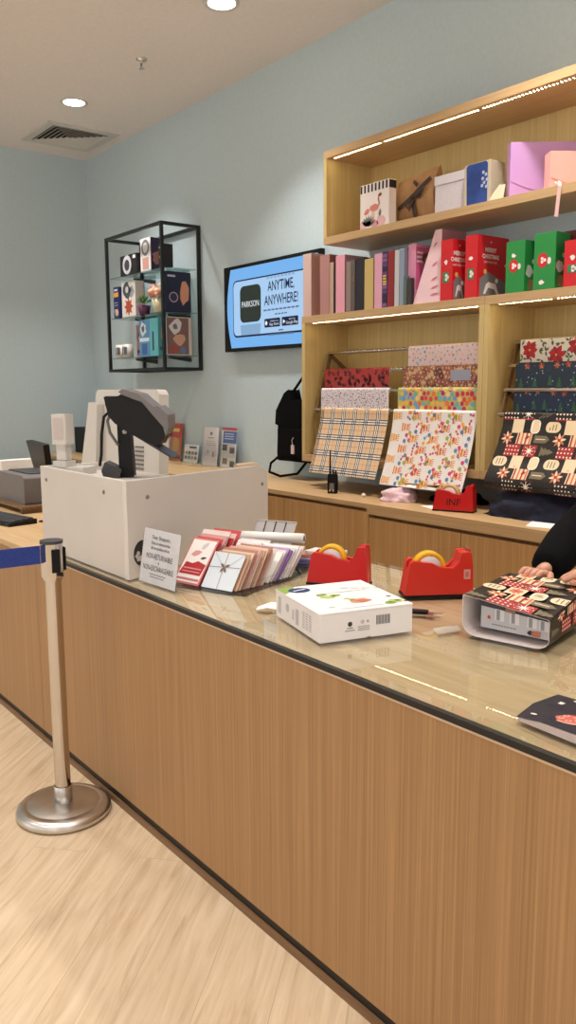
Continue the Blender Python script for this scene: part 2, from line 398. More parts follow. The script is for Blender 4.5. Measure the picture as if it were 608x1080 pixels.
def pat_leaf(b, F, w, L):
    dk, d2 = P(92, 40, 44), P(150, 34, 40)
    for u, v, r in grid(w, L, .058, .04, .010):
        a = random.uniform(0, 2*PI)
        for k in range(3): b.decal(F, keep(petal(u, v, random.uniform(.022, .04), .010, a+k*.8), w, L), random.choice((dk, dk, d2)))
def pat_map(b, F, w, L):
    cs = [P(90, 70, 96), P(150, 96, 110), P(70, 64, 82), P(190, 150, 160)]
    for u, v, r in grid(w, L, .017, .014, .005):
        b.decal(F, keep(blob(u, v, random.uniform(.002, .006), 7, .8, .5), w, L), random.choice(cs))
    k = .062
    while k < w: b.decal(F, rect(k, L/2-.02, .0016, L-.06), P(120, 100, 120)); k += .125
def pat_pastel(b, F, w, L):
    cs = [P(140, 190, 216), P(226, 160, 170), P(170, 160, 205), P(232, 190, 150), P(120, 160, 200)]
    for u, v, r in grid(w, L, .034, .026, .009):
        b.decal(F, keep(random.choice((lambda: circ(u, v, random.uniform(.003, .009), 9), lambda: star(u, v, .010, .004), lambda: blob(u, v, .007, 8)))(), w, L), random.choice(cs))
    for k in range(90): b.decal(F, keep(circ(random.uniform(0, w), random.uniform(0, L), .0022, 6), w, L), random.choice(cs))
def pat_autumn(b, F, w, L):
    cs = [P(150, 82, 60), P(196, 130, 90), P(226, 190, 150), P(110, 60, 60), P(206, 160, 120), P(180, 90, 100)]
    for u, v, r in grid(w, L, .03, .026, .008):
        b.decal(F, keep(blob(u, v, random.uniform(.010, .02), 9, 1, .4), w, L), random.choice(cs))
        b.decal(lp(F), keep(circ(u, v, .005, 7), w, L), P(236, 214, 190))
    b.decal(lp2(F), keep(rect(w*.74, L*.5, w*.24, .06), w, L), P(170, 176, 204)); b.decal(lp2(F), keep(rect(w*.95, L*.36, .05, .03), w, L), P(140, 50, 110))
def pat_balls(b, F, w, L):
    cs = [P(198, 40, 84), P(232, 120, 60), P(110, 180, 190), P(240, 190, 80), P(150, 190, 110), P(170, 50, 130), P(220, 70, 70), P(110, 160, 210), P(245, 210, 130)]
    q = 0
    for u, v, r in grid(w, L, .036, .0275, .004):
        q += 1
        b.decal(lambda a, c: F(a, c, .0009+.00006*(q % 9)), keep(circ(u, v, random.uniform(.0125, .016), 14), w, L), random.choice(cs))
def pat_cake(b, F, w, L):
    org, red, yl, bl, pk, gr, pu = P(238, 150, 60), P(222, 96, 78), P(246, 206, 120), P(96, 140, 184), P(216, 70, 130), P(166, 180, 84), P(140, 100, 150)
    n = 0
    K = lambda p: keep(p, w, L)
    for u, v, r in [(.034+.155*i+.0775*(j % 2), .03+.066*j, j) for j in range(8) for i in range(5) if .034+.155*i+.0775*(j % 2) < w-.02 and .03+.066*j < L-.015]:      # striped cakes with candles, lying on their side
        c = (org, red)[r % 2]
        for k in range(5): b.decal(F, K(rect(u-.022+k*.010, v, .0075, .05-.004*k)), (c, yl)[k % 2])
        for k in range(4): b.decal(F, K(rect(u+.032, v-.018+k*.012, .018, .0045)), c)
    for u, v, r in grid(w, L, .155, .066, .006):
        for du, dv in ((.058, .012), (.085, -.018), (.082, .026), (.105, .006), (.048, -.024)):
            x, y = u+du, v+dv
            if x > w-.012 or y < .01 or y > L-.01: continue
            k = random.randrange(5); a = random.uniform(0, 6.28)
            if k < 2: b.decal(F, K(circ(x, y, .0125, 14)), random.choice((bl, pk, gr, bl))); b.decal(F, K(rect(x+.010, y-.016, .016, .002, a)), INK)
            elif k == 2: b.decal(F, K(tri(x, y, .022, .032, a)), random.choice((bl, pu, red))); b.decal(lp(F), K(rect(x, y, .018, .004, a)), yl)
            elif k == 3: b.decal(F, K(rect(x, y, .028, .02, a)), random.choice((org, yl, pk))); b.decal(lp(F), K(rect(x, y, .005, .02, a)), red)
            else:
                for q in (-1, 1): b.decal(F, K(petal(x, y, .02, .008, a+q*1.2)), random.choice((pk, red, pu)))
    for k in range(90): b.decal(F, K(circ(random.uniform(0, w), random.uniform(0, L), .0024, 5)), random.choice((org, red, bl, pk, gr)))
def pat_poin(b, F, w, L):
    rd, rd2, gr, gy, yl = P(190, 22, 34), P(160, 16, 30), P(96, 110, 74), P(96, 90, 84), P(226, 190, 80)
    for u, v, r in grid(w, L, .055, .045, .012):
        for k in range(3): b.decal(F, keep(petal(u, v, .028, .006, random.uniform(0, 6.3)), w, L), random.choice((gr, gy, gy)))
    for u, v, r in ((w*.09, L*.5, 0), (w*.33, L*.3, 1), (w*.5, L*.62, 2), (w*.72, L*.35, 3), (w*.92, L*.6, 4)):
        for k in range(7): b.decal(lambda a, c: F(a, c, .0014+.0001*k), keep(petal(u, v, random.uniform(.045, .06), .016, k*.9+r), w, L), (rd, rd2)[k % 2])
        b.decal(lambda a, c: F(a, c, .0024), keep(circ(u, v, .006, 8), w, L), yl)
def pat_night(b, F, w, L):
    gr, wh, rd, og = P(58, 110, 74), P(206, 216, 222), P(176, 60, 46), P(206, 130, 80)
    for u, v, r in grid(w, L, .08, .07, .014):
        if r % 2 == 0:
            for k in range(4): b.decal(F, keep(tri(u, v-.016+k*.012, .04-.008*k, .016), w, L), gr)
        else:
            for k in range(6): b.decal(F, keep(petal(u, v, .02, .005, k*1.05), w, L), random.choice((rd, og)))
    for k in range(70): b.decal(F, keep(star(random.uniform(0, w), random.uniform(0, L), .006, .0018, 6), w, L), wh if k % 3 else gr)
def pat_xmas(b, F, w, L, du=.098, dv=.068, s=1, TOPM=.001):
    cr, rd, og, ol, wh, mr = P(238, 214, 176), P(168, 42, 44), P(208, 116, 86), P(118, 108, 84), P(250, 240, 222), P(120, 30, 50)
    n = 0; F0 = F; F = lambda u, v: F0(min(max(u, .001), w-.001), min(max(v, .001), L-TOPM), .0009); G = lambda u, v: F0(min(max(u, .001), w-.001), min(max(v, .001), L-TOPM), .0016); H = lambda u, v: F0(min(max(u, .001), w-.001), min(max(v, .001), L-TOPM), .0022)
    for u, v, r in grid(w, L, du, dv, 0):
        n += 1; k = (n*3+r*2) % 9; q = .036*s
        if k == 0:   # snowflake tile
            b.decal(F, rect(u, v, q*1.9, q*1.5), rd); b.decal(G, star(u, v, q*.7, q*.2, 8), wh)
            for t in range(8): b.decal(H, circ(u+q*.85*math.cos(t*.785), v+q*.62*math.sin(t*.785), q*.07, 6), wh)
        elif k == 1: # mitten-like tag
            b.decal(F, rrect(u, v, q*2, q*1.3, q*.6), cr)
            for t in range(3): b.decal(G, rect(u-q*.4+t*q*.4, v, q*.12, q*.8), ol)
        elif k == 2: # striped gift
            b.decal(F, rect(u, v, q*2.1, q*1.4), cr)
            for t in range(4): b.decal(G, rect(u-q*.8+t*q*.55, v, q*.22, q*1.4), (rd, og)[t % 2])
            b.decal(H, petal(u+q*.1, v, q*.7, q*.2, .5), rd)
        elif k == 3: # fir tree lying
            for t in range(3): b.decal(F, tri(u-q*.5+t*q*.5, v, q*1.3-t*q*.25, q*.8, -PI/2), ol)
        elif k == 4: # big flower tile
            b.decal(F, rect(u, v, q*1.6, q*1.7), cr)
            for t in range(8): b.decal(G, petal(u, v, q*.72, q*.16, t*.785), og)
            b.decal(H, circ(u, v, q*.16, 8), rd)
        elif k == 5: # arrow badge
            b.decal(F, [(u-q, v-q*.45), (u+q*.6, v-q*.45), (u+q*1.1, v), (u+q*.6, v+q*.45), (u-q, v+q*.45)], ol)
            b.decal(G, rect(u-q*.1, v, q*1.3, q*.12), cr)
        elif k == 6:
            b.decal(F, rect(u, v, q*2.1, q*1.5), rd)
            for t in range(14): b.decal(G, circ(u-q*.9+(t % 5)*q*.45, v-q*.5+(t//5)*q*.5, q*.11, 7), wh)
        elif k == 7:
            b.decal(F, rrect(u, v, q*1.3, q*1.7, q*.5), wh); b.decal(G, rrect(u, v, q*1.1, q*1.5, q*.42), cr); b.decal(H, rect(u, v+q*.2, q*.6, q*.1), INK); b.decal(H, rect(u, v-q*.1, q*.8, q*.1), INK)
        else:
            for t in range(8): b.decal(F, petal(u, v, q*.9, q*.16, t*.785+.2), (cr, og)[t % 2])
            b.decal(G, circ(u, v, q*.2, 8), rd)
sh = lambda i, n=.118: [(ROD[i][0]-.0155, ROD[i][1]-.03), (ROD[i][0]-.0155, ROD[i][1]-n)]
wrap('red wrapping paper printed with dark leaves, left column, above the small purple print', -4.335, -3.715, 1, P(186, 62, 62), sh(1), pat_leaf)
wrap('white wrapping paper with tiny purple print, directly above the plaid sheet', -4.325, -3.68, 2, P(228, 220, 226), sh(2), pat_map)
long_l = [(3.601, 1.36), (3.582, 1.28), (3.557, 1.19), (3.53, 1.10), (3.51, 1.04), (3.497, 1.0)]
wrap('beige and black plaid wrapping paper hanging down behind the walkie-talkie', -4.275, -3.64, 3, P(232, 200, 160, .6), long_l, pat_plaid)
wrap('pale pink pastel wrapping paper on the topmost rod of the left bay', -3.595, -2.99, 0, P(236, 214, 218), sh(0), pat_pastel)
wrap('brown and orange photo printed wrapping paper under the pale pastel one', -3.60, -2.985, 1, P(170, 110, 84), sh(1), pat_autumn)
wrap('multicolour round dot wrapping paper above the birthday cake sheet', -3.60, -2.985, 2, P(206, 190, 110), sh(2), pat_balls)
long_c = [(3.601, 1.36), (3.585, 1.28), (3.562, 1.19), (3.535, 1.10), (3.51, 1.03), (3.49, .978)]
wrap('white birthday cake and balloon wrapping paper hanging over the pink cloth', -3.595, -2.958, 3, P(238, 232, 226), long_c, pat_cake)
wrap('white wrapping paper with large red poinsettias on the top right rod', -2.775, -2.10, 0, P(228, 222, 208), sh(0), pat_poin)
wrap('dark blue wrapping paper with fir trees and orange stars, under the poinsettias', -2.77, -2.09, 1, P(32, 52, 74), sh(1), pat_night)
wrap('dark blue snowflake wrapping paper just above the black christmas sheet', -2.77, -2.08, 2, P(30, 50, 84), [(ROD[2][0]+.016, ROD[2][1]+.012), (ROD[2][0]+.0155, ROD[2][1]-.05), (ROD[2][0]+.0155, ROD[2][1]-.118)], pat_night, behind=True)
curl = [(3.600, 1.36), (3.565, 1.27), (3.52, 1.18), (3.48, 1.12), (3.462, 1.09), (3.455, 1.065), (3.46, 1.045), (3.475, 1.032)]
wrap('black christmas wrapping paper with cream and red motifs curling over the navy jacket', -2.775, -2.06, 3, P(30, 24, 22), curl, lambda b, F, w, L: pat_xmas(b, F, w, L, .104, .066, 1.2, .02))
# ================================================================== BOXES AND BOOKS ON THE DISPLAY TOP
Z1 = 2.0305
def gbox(name, label, cat, x, y, z, w, d, h, m, rz=0, group=None, deco=None, lid=None, part='box'):
    """upright box; local origin = front left bottom corner region (centre of base)"""
    t = thing(name, label, cat, (x+w/2, y+d/2, z), rz, group)
    b = MB()
    hb = h-(lid[0] if lid else 0)
    b.box(-w/2, w/2, -d/2, d/2, 0, hb, m)
    if deco: deco(b, fr_front(-w/2, -d/2, 0), fr_right(w/2, -d/2, 0), w, d, h)
    b.build(part, t, .0015)
    if lid:
        b = MB(); b.box(-w/2-.004, w/2+.004, -d/2-.004, d/2+.004, hb+.0005, h, lid[1]); b.build('lid', t, .002)
    return t
GB = 'gift books and boxes in a row on the display top'
pages = P(236, 226, 208)
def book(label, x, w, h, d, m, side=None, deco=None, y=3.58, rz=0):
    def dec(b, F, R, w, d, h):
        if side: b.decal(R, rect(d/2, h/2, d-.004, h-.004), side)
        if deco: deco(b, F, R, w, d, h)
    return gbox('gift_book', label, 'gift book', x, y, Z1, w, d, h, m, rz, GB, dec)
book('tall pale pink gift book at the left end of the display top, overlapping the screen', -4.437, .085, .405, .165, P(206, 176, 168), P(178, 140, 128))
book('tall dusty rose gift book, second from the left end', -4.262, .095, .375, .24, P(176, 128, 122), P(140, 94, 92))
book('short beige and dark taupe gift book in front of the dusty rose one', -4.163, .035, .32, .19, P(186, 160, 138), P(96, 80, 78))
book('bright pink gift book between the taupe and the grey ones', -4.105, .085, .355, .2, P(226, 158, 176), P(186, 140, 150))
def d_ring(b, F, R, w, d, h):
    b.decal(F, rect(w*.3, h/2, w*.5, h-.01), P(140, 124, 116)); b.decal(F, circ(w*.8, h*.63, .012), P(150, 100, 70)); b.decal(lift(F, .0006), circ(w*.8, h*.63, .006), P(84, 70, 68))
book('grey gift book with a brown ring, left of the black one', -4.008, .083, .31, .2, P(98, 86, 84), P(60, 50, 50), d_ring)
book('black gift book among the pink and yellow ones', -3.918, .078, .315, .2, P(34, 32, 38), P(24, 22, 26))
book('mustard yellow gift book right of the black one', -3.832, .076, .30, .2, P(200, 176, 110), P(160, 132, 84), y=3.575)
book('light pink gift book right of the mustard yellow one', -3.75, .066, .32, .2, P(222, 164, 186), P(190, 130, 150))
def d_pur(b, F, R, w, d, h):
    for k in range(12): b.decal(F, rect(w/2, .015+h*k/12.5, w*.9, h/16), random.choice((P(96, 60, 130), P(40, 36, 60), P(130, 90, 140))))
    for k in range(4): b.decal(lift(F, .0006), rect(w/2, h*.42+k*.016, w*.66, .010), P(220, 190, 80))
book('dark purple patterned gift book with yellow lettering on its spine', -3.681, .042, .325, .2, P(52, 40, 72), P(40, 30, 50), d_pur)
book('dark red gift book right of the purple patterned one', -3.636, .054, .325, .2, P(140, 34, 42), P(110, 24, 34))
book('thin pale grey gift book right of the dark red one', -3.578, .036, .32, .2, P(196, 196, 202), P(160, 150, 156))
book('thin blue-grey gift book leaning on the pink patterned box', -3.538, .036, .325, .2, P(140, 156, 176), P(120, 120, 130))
def d_pk(b, F, R, w, d, h):
    b.decal(R, rect(d/2, h*.6, d*.96, h*.7), P(206, 96, 140))
    for k in range(3): b.decal(lift(R, .0006), rect(.034, h*.86-k*.025, .05, .012), P(244, 226, 232))
    b.decal(lift(R, .0006), blob(.085, h*.78, .028, 10, 1.2), P(110, 70, 50)); b.decal(lift(R, .0012), blob(.085, h*.75, .014, 8, 1.2), P(190, 150, 120))
gbox('gift_box', 'pink patterned gift box with a small brown print, behind the little grey box', 'gift box', -3.498, 3.61, Z1, .06, .125, .345, P(224, 150, 182), 0, GB, d_pk)
gbox('gift_box', 'small dark grey-green box standing beside the pink paper bag', 'gift box', -3.5, 3.575, Z1, .026, .025, .165, P(92, 108, 100), 0, GB)
gbox('gift_box', 'small dark brown box right beside the pink paper bag', 'gift box', -3.468, 3.575, Z1, .03, .026, .15, P(64, 54, 54), 0, GB)
# pink paper bag
t = thing('paper_bag', 'pale pink paper gift bag with rose script, left of the red boxes', 'gift bag', (-3.325, 3.70, Z1), 0, None)
b = MB(); hw, h = .105, .40
A = [(-hw, -.115, 0), (hw, -.115, 0), (hw, .14, 0), (-hw, .14, 0)]; Bt = [(.02, -.075, h), (.07, -.075, h), (.07, .13, h), (.02, .13, h)]
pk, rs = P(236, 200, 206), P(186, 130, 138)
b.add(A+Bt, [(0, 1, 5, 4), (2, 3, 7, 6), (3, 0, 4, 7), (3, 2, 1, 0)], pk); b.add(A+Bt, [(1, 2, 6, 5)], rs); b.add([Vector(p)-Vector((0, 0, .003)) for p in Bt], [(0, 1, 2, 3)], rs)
Fb = plane(A[0], (1, 0, 0), Vector(Bt[0])-Vector(A[0]))
for k, v in enumerate((.04, .075, .12, .20, .31)): b.decal(plane((0, -.115+.04*v/h, v), (1, 0, 0), (0, .04, h), .002), petal(.02, 0, .075-.01*k, .006, .1+.15*k), P(196, 110, 130))
Rb = plane((hw-.035*.0, -.115, 0), (0, 1, 0), Vector((-.035, 0, h)), .003)
[b.decal(Rb, petal(.075+.02*k, .285, .03, .007, .9+.4*(k % 2)), P(140, 84, 100)) for k in range(5)]; b.build('bag_body', t)
b = MB(); b.tube([(.045, -.03, h-.01), (.045, -.02, h+.012), (.045, .03, h+.02), (.045, .08, h+.012), (.045, .09, h-.01)], .003, rs, 8); b.build('handle', t)
# red and green christmas boxes
def d_xbox(txt, flip):
    def f(b, F, R, w, d, h):
        gr, rd, wh, gy = P(40, 130, 76), P(206, 34, 44), P(240, 232, 228), P(128, 122, 124)
        if txt == 'r':
            b.decal(F, rect(w*.45, h*.38, w*.5, h*.17), gr); [b.decal(lift(F, .0006), circ(*q), wh) for q in ((w*.5, h*.41, .010), (w*.5, h*.35, .010), (w*.62, h*.38, .009))]
            b.decal(F, blob(w*.45, h*.63, .013, 9), wh)
            R2 = lift(R, .0006); R3 = lift(R, .0012)
            b.text(R, d*.42, h*.74, h*.095, 'MERRY', wh, bold=.03); b.text(R, d*.42, h*.635, h*.095, 'CHRISTMAS', wh, bold=.03, sx=.85); b.text(R, d*.42, h*.56, h*.05, 'HAPPY NEW YEAR', wh, sx=.8)
            b.decal(R, star(d*.42, h*.9, .007, .003), wh)
            b.decal(R, [(d*.08, .004), (d*.9, .004), (d*.9, h*.28), (d*.35, h*.42), (d*.08, h*.3)], gy)
            b.decal(R2, [(d*.2, h*.06), (d*.27, h*.06), (d*.36, h*.17), (d*.55, h*.15), (d*.66, h*.04), (d*.72, h*.06), (d*.62, h*.2), (d*.6, h*.24), (d*.36, h*.26), (d*.28, h*.22)], wh)
            b.decal(R3, circ(d*.62, h*.29, .013), wh); b.decal(R2, circ(d*.25, h*.42, .013), P(226, 180, 90)); b.decal(R2, rect(d*.92, h*.56, .025, .012, .5), wh)
        else:
            b.decal(F, circ(w*.42, h*.52, w*.24, 14, 1.2), rd); [b.decal(lift(F, .0006), circ(*q), wh) for q in ((w*.40, h*.55, .008), (w*.40, h*.49, .008), (w*.52, h*.52, .008))]
            b.decal(F, circ(w*.72, h*.5, w*.09, 10, 1.5), wh); b.decal(F, blob(w*.4, h*(.72 if flip else .13), .014, 9, .8), wh)
            b.decal(R, blob(d*.3, h*.4, .03, 9), P(214, 214, 206)); b.decal(R, rect(d*.5, h*.15, d*.5, h*.2), P(150, 120, 84)); b.decal(R, circ(d*.55, h*.6, .012), wh)
    return f
XB = 'christmas gift boxes in a row on the display top'
REDB, GRNB = P(206, 26, 36), P(34, 138, 62)
gbox('christmas_box', 'smaller red Merry Christmas gift box right of the pink bag', 'gift box', -3.214, 3.575, Z1, .085, .13, .325, REDB, 0, XB, d_xbox('r', 0))
gbox('christmas_box', 'larger red Merry Christmas gift box with a grey picture, left of the green ones', 'gift box', -3.04, 3.575, Z1, .082, .26, .325, REDB, 0, XB, d_xbox('r', 0))
gbox('christmas_box', 'shorter green gift box right of the larger red box', 'gift box', -2.772, 3.575, Z1, .115, .13, .255, GRNB, 0, XB, d_xbox('g', 1))
gbox('christmas_box', 'taller green gift box with a white patch low on its front', 'gift box', -2.603, 3.575, Z1, .125, .12, .27, GRNB, 0, XB, d_xbox('g', 0))
gbox('christmas_box', 'red gift box cut by the right edge of the photo', 'gift box', -2.428, 3.575, Z1, .1, .12, .215, REDB, 0, XB, d_xbox('r', 0))
gbox('gift_box', 'dark maroon gift box standing behind the taller green one', 'gift box', -2.60, 3.70, Z1, .16, .1, .285, P(104, 30, 36), 0, XB)
# ================================================================== UPPER SHELF
Z2 = 2.5112
def d_flam(b, F, R, w, d, h):
    blk, fl, gr, pk = P(26, 26, 30), P(214, 130, 118), P(116, 124, 112), P(226, 180, 184)
    n = 8
    for k in range(n): b.decal(F, rect(w*(k+.35)/n, h*.9, w/n*.5, h*.17), blk)
    F2 = lift(F, .0006)
    b.decal(F, blob(w*.5, h*.45, .04, 10, .55, .15), fl); b.decal(F, petal(w*.35, h*.44, .06, .016, 3.6), fl)
    pts = [(w*.6, h*.45), (w*.68, h*.52), (w*.64, h*.62), (w*.66, h*.70), (w*.72, h*.71)]
    for a, c in zip(pts, pts[1:]): b.decal(F2, rect((a[0]+c[0])/2, (a[1]+c[1])/2, math.hypot(c[0]-a[0], c[1]-a[1])+.006, .011, math.atan2(c[1]-a[1], c[0]-a[0])), fl)
    b.decal(F2, circ(w*.71, h*.71, .011), fl); b.decal(F2, rect(w*.5, h*.25, .004, h*.28), fl); b.decal(F2, rect(w*.44, h*.25, .004, h*.26), fl)
    for k in range(7): b.decal(F, petal(w*.3, h*.06, .07, .010, .5+k*.35), gr)
    b.decal(F, blob(w*.72, h*.14, .035, 10), pk); b.decal(F, blob(w*.12, h*.1, .03, 10, 1, .2), pk); b.decal(F, blob(w*.52, h*.1, .025, 10), P(206, 150, 170)); b.decal(F, petal(w*.68, h*.22, .05, .012, 1.4), gr)
    b.decal(R, rect(d/2, h*.9, d*.98, h*.17), blk)
gbox('gift_box', 'white flamingo print gift box with a black striped top on the high shelf', 'gift box', -3.915, 3.612, Z2+.0006, .25, .06, .265, P(236, 226, 222), 0, 'gift boxes on the high wall shelf', d_flam)
# kraft pillow box with dark bow
t = thing('pillow_box', 'brown kraft pillow gift box tied with a dark ribbon bow, on the high shelf', 'gift box', (-3.545, 3.742, Z2), 0, 'gift boxes on the high wall shelf')
kr = noisy('kraft paper', S(176, 136, 96), S(160, 120, 80), 14, .7, .03)
b = MB(); nu, nv = 14, 10; w, h, d = .33, .285, .085
fv, bv = [], []
for i in range(nv+1):
    for j in range(nu+1):
        u, v = j/nu, i/nv
        dep = d/2*math.sin(PI*v)**.7*(1-.0*u); sag = .035*(1-(2*v-1)**2)
        x = (u-.5)*w*(1)+(.018*(1-(2*v-1)**2)*(1 if u < .5 else -1))*abs(2*u-1); zz = v*h+.03*(u-.5)*(v > .5)*(2*v-1)*1.4
        fv.append((x, -dep, zz)); bv.append((x, dep, zz))
fs = [(i*(nu+1)+j, i*(nu+1)+j+1, (i+1)*(nu+1)+j+1, (i+1)*(nu+1)+j) for i in range(nv) for j in range(nu)]
b.add(fv, fs, kr, True); b.add(bv, [f[::-1] for f in fs], kr, True)
for u0 in (0, nu): b.add([fv[i*(nu+1)+u0] for i in range(nv+1)]+[bv[i*(nu+1)+u0] for i in range(nv, -1, -1)], [tuple(range(2*nv+2))], kr)
b.build('pillow_body', t)
rb = mat('dark brown ribbon', S(62, 44, 36), .5)
b = MB()
yb = -.047
def ribbon(b, path, wd, m, up=(0, 0, 1)):
    path = [Vector(p) for p in path]; vs = []
    for i, p in enumerate(path):
        tt = (path[min(i+1, len(path)-1)]-path[max(i-1, 0)]).normalized(); s = tt.cross(Vector((0, -1, 0)))
        if s.length < .1: s = Vector(up)
        s.normalize(); vs += [p+s*wd/2, p-s*wd/2]
    b.add(vs, [(2*i, 2*i+1, 2*i+3, 2*i+2) for i in range(len(path)-1)], m)
ribbon(b, [(-.125, yb, .1), (-.08, yb-.003, .12), (0, yb-.006, .155), (.07, yb-.004, .2), (.13, yb+.004, .235)], .024, rb)
ribbon(b, [(0, yb-.004, .15), (.005, yb-.004, .1), (.01, yb, .05), (.005, yb+.02, .02)], .026, rb)
ribbon(b, [(0, yb-.008, .15), (.05, yb-.02, .165), (.09, yb-.02, .175), (.06, yb-.012, .145), (0, yb-.008, .148)], .03, rb)
ribbon(b, [(0, yb-.008, .15), (-.05, yb-.02, .115), (-.02, yb-.02, .08), (.005, yb-.008, .145)], .03, rb)
ribbon(b, [(-.01, yb+.008, .24), (.01, yb+.002, .225), (.025, yb+.004, .21)], .02, rb)
b.ball((0, yb-.012, .15), .014, rb, 6); b.build('ribbon_bow', t, solid=.0015)
glit = noisy('silver glitter', S(222, 218, 224), S(196, 190, 200), 260, .35, .3)
gbox('lidded_box', 'silver glitter gift box with a fitted lid on the high shelf', 'gift box', -3.345, 3.66, Z2+.0005, .236, .16, .215, glit, 0, 'gift boxes on the high wall shelf', None, (.05, noisy('silver glitter lid', S(228, 224, 230), S(202, 198, 208), 260, .35, .3)))
# blue box and beige box
def d_blue(b, F, R, w, d, h):
    bl = noisy('royal blue print', S(44, 76, 150), S(30, 56, 120), 9, .4, .0)
    b.decal(F, [(w*.12, h*.05), (w*.2, 0.004), (w*.86, .004), (w*.9, h*.06), (w*.9, h*.93), (w*.84, h*.99), (w*.16, h*.99), (w*.08, h*.94)], bl)
    for uu, vv in ((.74, .74), (.84, .68), (.72, .6), (.88, .56), (.78, .5), (.93, .46), (.86, .4), (.70, .44)): b.decal(lift(F, .0006), circ(w*uu, h*vv, .0085, 8), P(190, 202, 222)); b.decal(lift(F, .0010), circ(w*uu, h*vv, .003, 6), P(90, 110, 170))
gbox('gift_box', 'beige sided gift box with a royal blue front and white blossoms', 'gift box', -3.10, 3.62, Z2, .175, .115, .22, P(196, 184, 160), 0, 'gift boxes on the high wall shelf', d_blue)
t = thing('greeting_card', 'small pale card leaning against the purple box on the high shelf', 'card', (-2.895, 3.625, Z2), .2)
b = MB(); b.prism([(-.05, 0), (.045, .0), (.05, .085), (.015, .09)], -.001, .001, P(214, 204, 176), 'y', Matrix.Rotation(-.2, 4, 'X')); b.build('card', t)
# purple box (turned towards the counter)
def turned(name, label, x, y, z, rz, w, d, h, m, m2, grp):
    t = thing(name, label, 'gift box', (x, y, z), rz, grp)
    b = MB(); b.prism([(0, 0), (w, 0), (w, d), (0, d)], 0, h, m); b.build('box', t, .003)
    b = MB(); F = fr_front(0, 0, 0); F2 = lambda u, v: F(u, v, .002)
    pts = [(w*.02, h*.97), (w*.02, h*.30)]+[(w*.02+w*.96*k/12, h*.30-h*.17*math.sin(PI*k/12)) for k in range(1, 12)]+[(w*.98, h*.30), (w*.98, h*.97)]
    b.decal(F2, pts, m); vs = [F(*p, .0015) for p in pts]
    b.build('flap', t, solid=.002)
    return t
lil, pnk = P(196, 150, 206, .38), P(240, 178, 168, .38)
t = turned('gift_box', 'large lilac purple gift box standing at an angle on the high shelf', -2.80, 3.62, Z2, math.radians(50), .36, .08, .275, lil, lil, 'gift boxes on the high wall shelf')
bowm = mat('pale pink ribbon', S(240, 200, 196), .5)
b = MB()
for s in (-1, 1): ribbon(b, [(.22, -.008, .035), (.22+s*.035, -.02, .05), (.22+s*.06, -.012, .04), (.22+s*.03, -.01, .025), (.22, -.008, .033)], .02, bowm)
ribbon(b, [(.22, -.01, .035), (.17, -.018, .02), (.13, -.03, .012)], .016, bowm); b.build('ribbon_bow', t, solid=.0015)
t = turned('gift_box', 'peach pink gift box with a curved flap at the front edge of the high shelf', -2.545, 3.60, Z2, math.radians(54), .24, .09, .175, pnk, pnk, 'gift boxes on the high wall shelf')
b = MB(); ribbon(b, [(.03, -.006, .03), (.026, -.03, .012), (.022, -.06, .014), (.018, -.086, .012), (.016, -.096, -.01), (.010, -.094, -.09), (.005, -.094, -.15)], .018, bowm, (1, 0, 0)); b.build('ribbon_tail', t, solid=.0012)
# ================================================================== SCREEN ON THE WALL
tv = thing('television', 'black framed wall screen showing a pale blue shop app advert', 'television', (-5.25, 3.94, 1.855))
TW, TH = 1.24, .68
b = MB(); b.box(-TW/2, TW/2, -.045, -.002, 0, TH, M_blackp); b.box(-.3, .3, -.001, .028, .15, .5, M_blackm); b.build('casing', tv, .004)
b = MB()
F0 = fr_front(-TW/2, -.0455, 0); b.decal(F0, rect(TW/2, TH/2, TW-.05, TH-.05), M_blackp)
def em(name, r, g, bb, k=.95): return mat(name, (0, 0, 0, 1), .3, emit=S(r, g, bb), estr=k, spec=.3)
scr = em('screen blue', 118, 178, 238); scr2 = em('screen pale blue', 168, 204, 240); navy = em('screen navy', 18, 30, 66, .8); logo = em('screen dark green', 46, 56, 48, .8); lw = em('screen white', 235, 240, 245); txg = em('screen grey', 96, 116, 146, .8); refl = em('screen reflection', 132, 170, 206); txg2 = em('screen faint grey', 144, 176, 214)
F1 = lambda e: (lambda u, v: F0(u, v, .0007+e))
L0 = .028; pts = [(TW-.028, .028), (TW-.028, TH-.028)]
pts += [(L0+.075-.055*math.sin(PI*k/14), TH-.028-(TH-.056)*k/14) for k in range(15)]
b.decal(F1(.0008), pts, scr)
b.decal(F1(.0016), rrect(.135+(TW-.195)/2, .335, TW-.195, .45, .05), navy)
b.decal(F1(.0024), rrect(.135+(TW-.195)/2+.003, .337, TW-.207, .425, .045), scr2)
b.decal(F1(.0032), rrect(.38, .365, .285, .285, .05), logo)
b.text(F1(.004), .38, .342, .066, 'PARKSON', lw, sx=fit('PARKSON', .066, .235))
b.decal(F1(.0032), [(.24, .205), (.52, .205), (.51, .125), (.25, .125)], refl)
tx = .778
[b.decal(F1(.0032), rect(tx-.16+.045*k, .54, .034, .02), txg2) for k in range(8)]
b.text(F1(.0032), tx, .44, .105, 'ANYTIME,', navy, bold=.012, sx=fit('ANYTIME,', .105, .33, .012))
b.text(F1(.0032), tx, .335, .105, 'ANYWHERE!', navy, bold=.012, sx=fit('ANYWHERE!', .105, .42, .012))
[b.decal(F1(.0032), rect(tx-.2+.05*k, .298, .04, .012), txg) for k in range(9)]; [b.decal(F1(.0032), rect(tx-.06+.04*k, .262, .03, .01), txg) for k in range(4)]
for x, s1, s2 in ((.668, 'Available on the', 'App Store'), (.89, 'GET IT ON', 'Google Play')):
    b.decal(F1(.0032), rrect(x, .2, .20, .066, .008), navy); b.text(F1(.004), x+.025, .208, .016, s1, lw); b.text(F1(.004), x+.025, .18, .03, s2, lw)
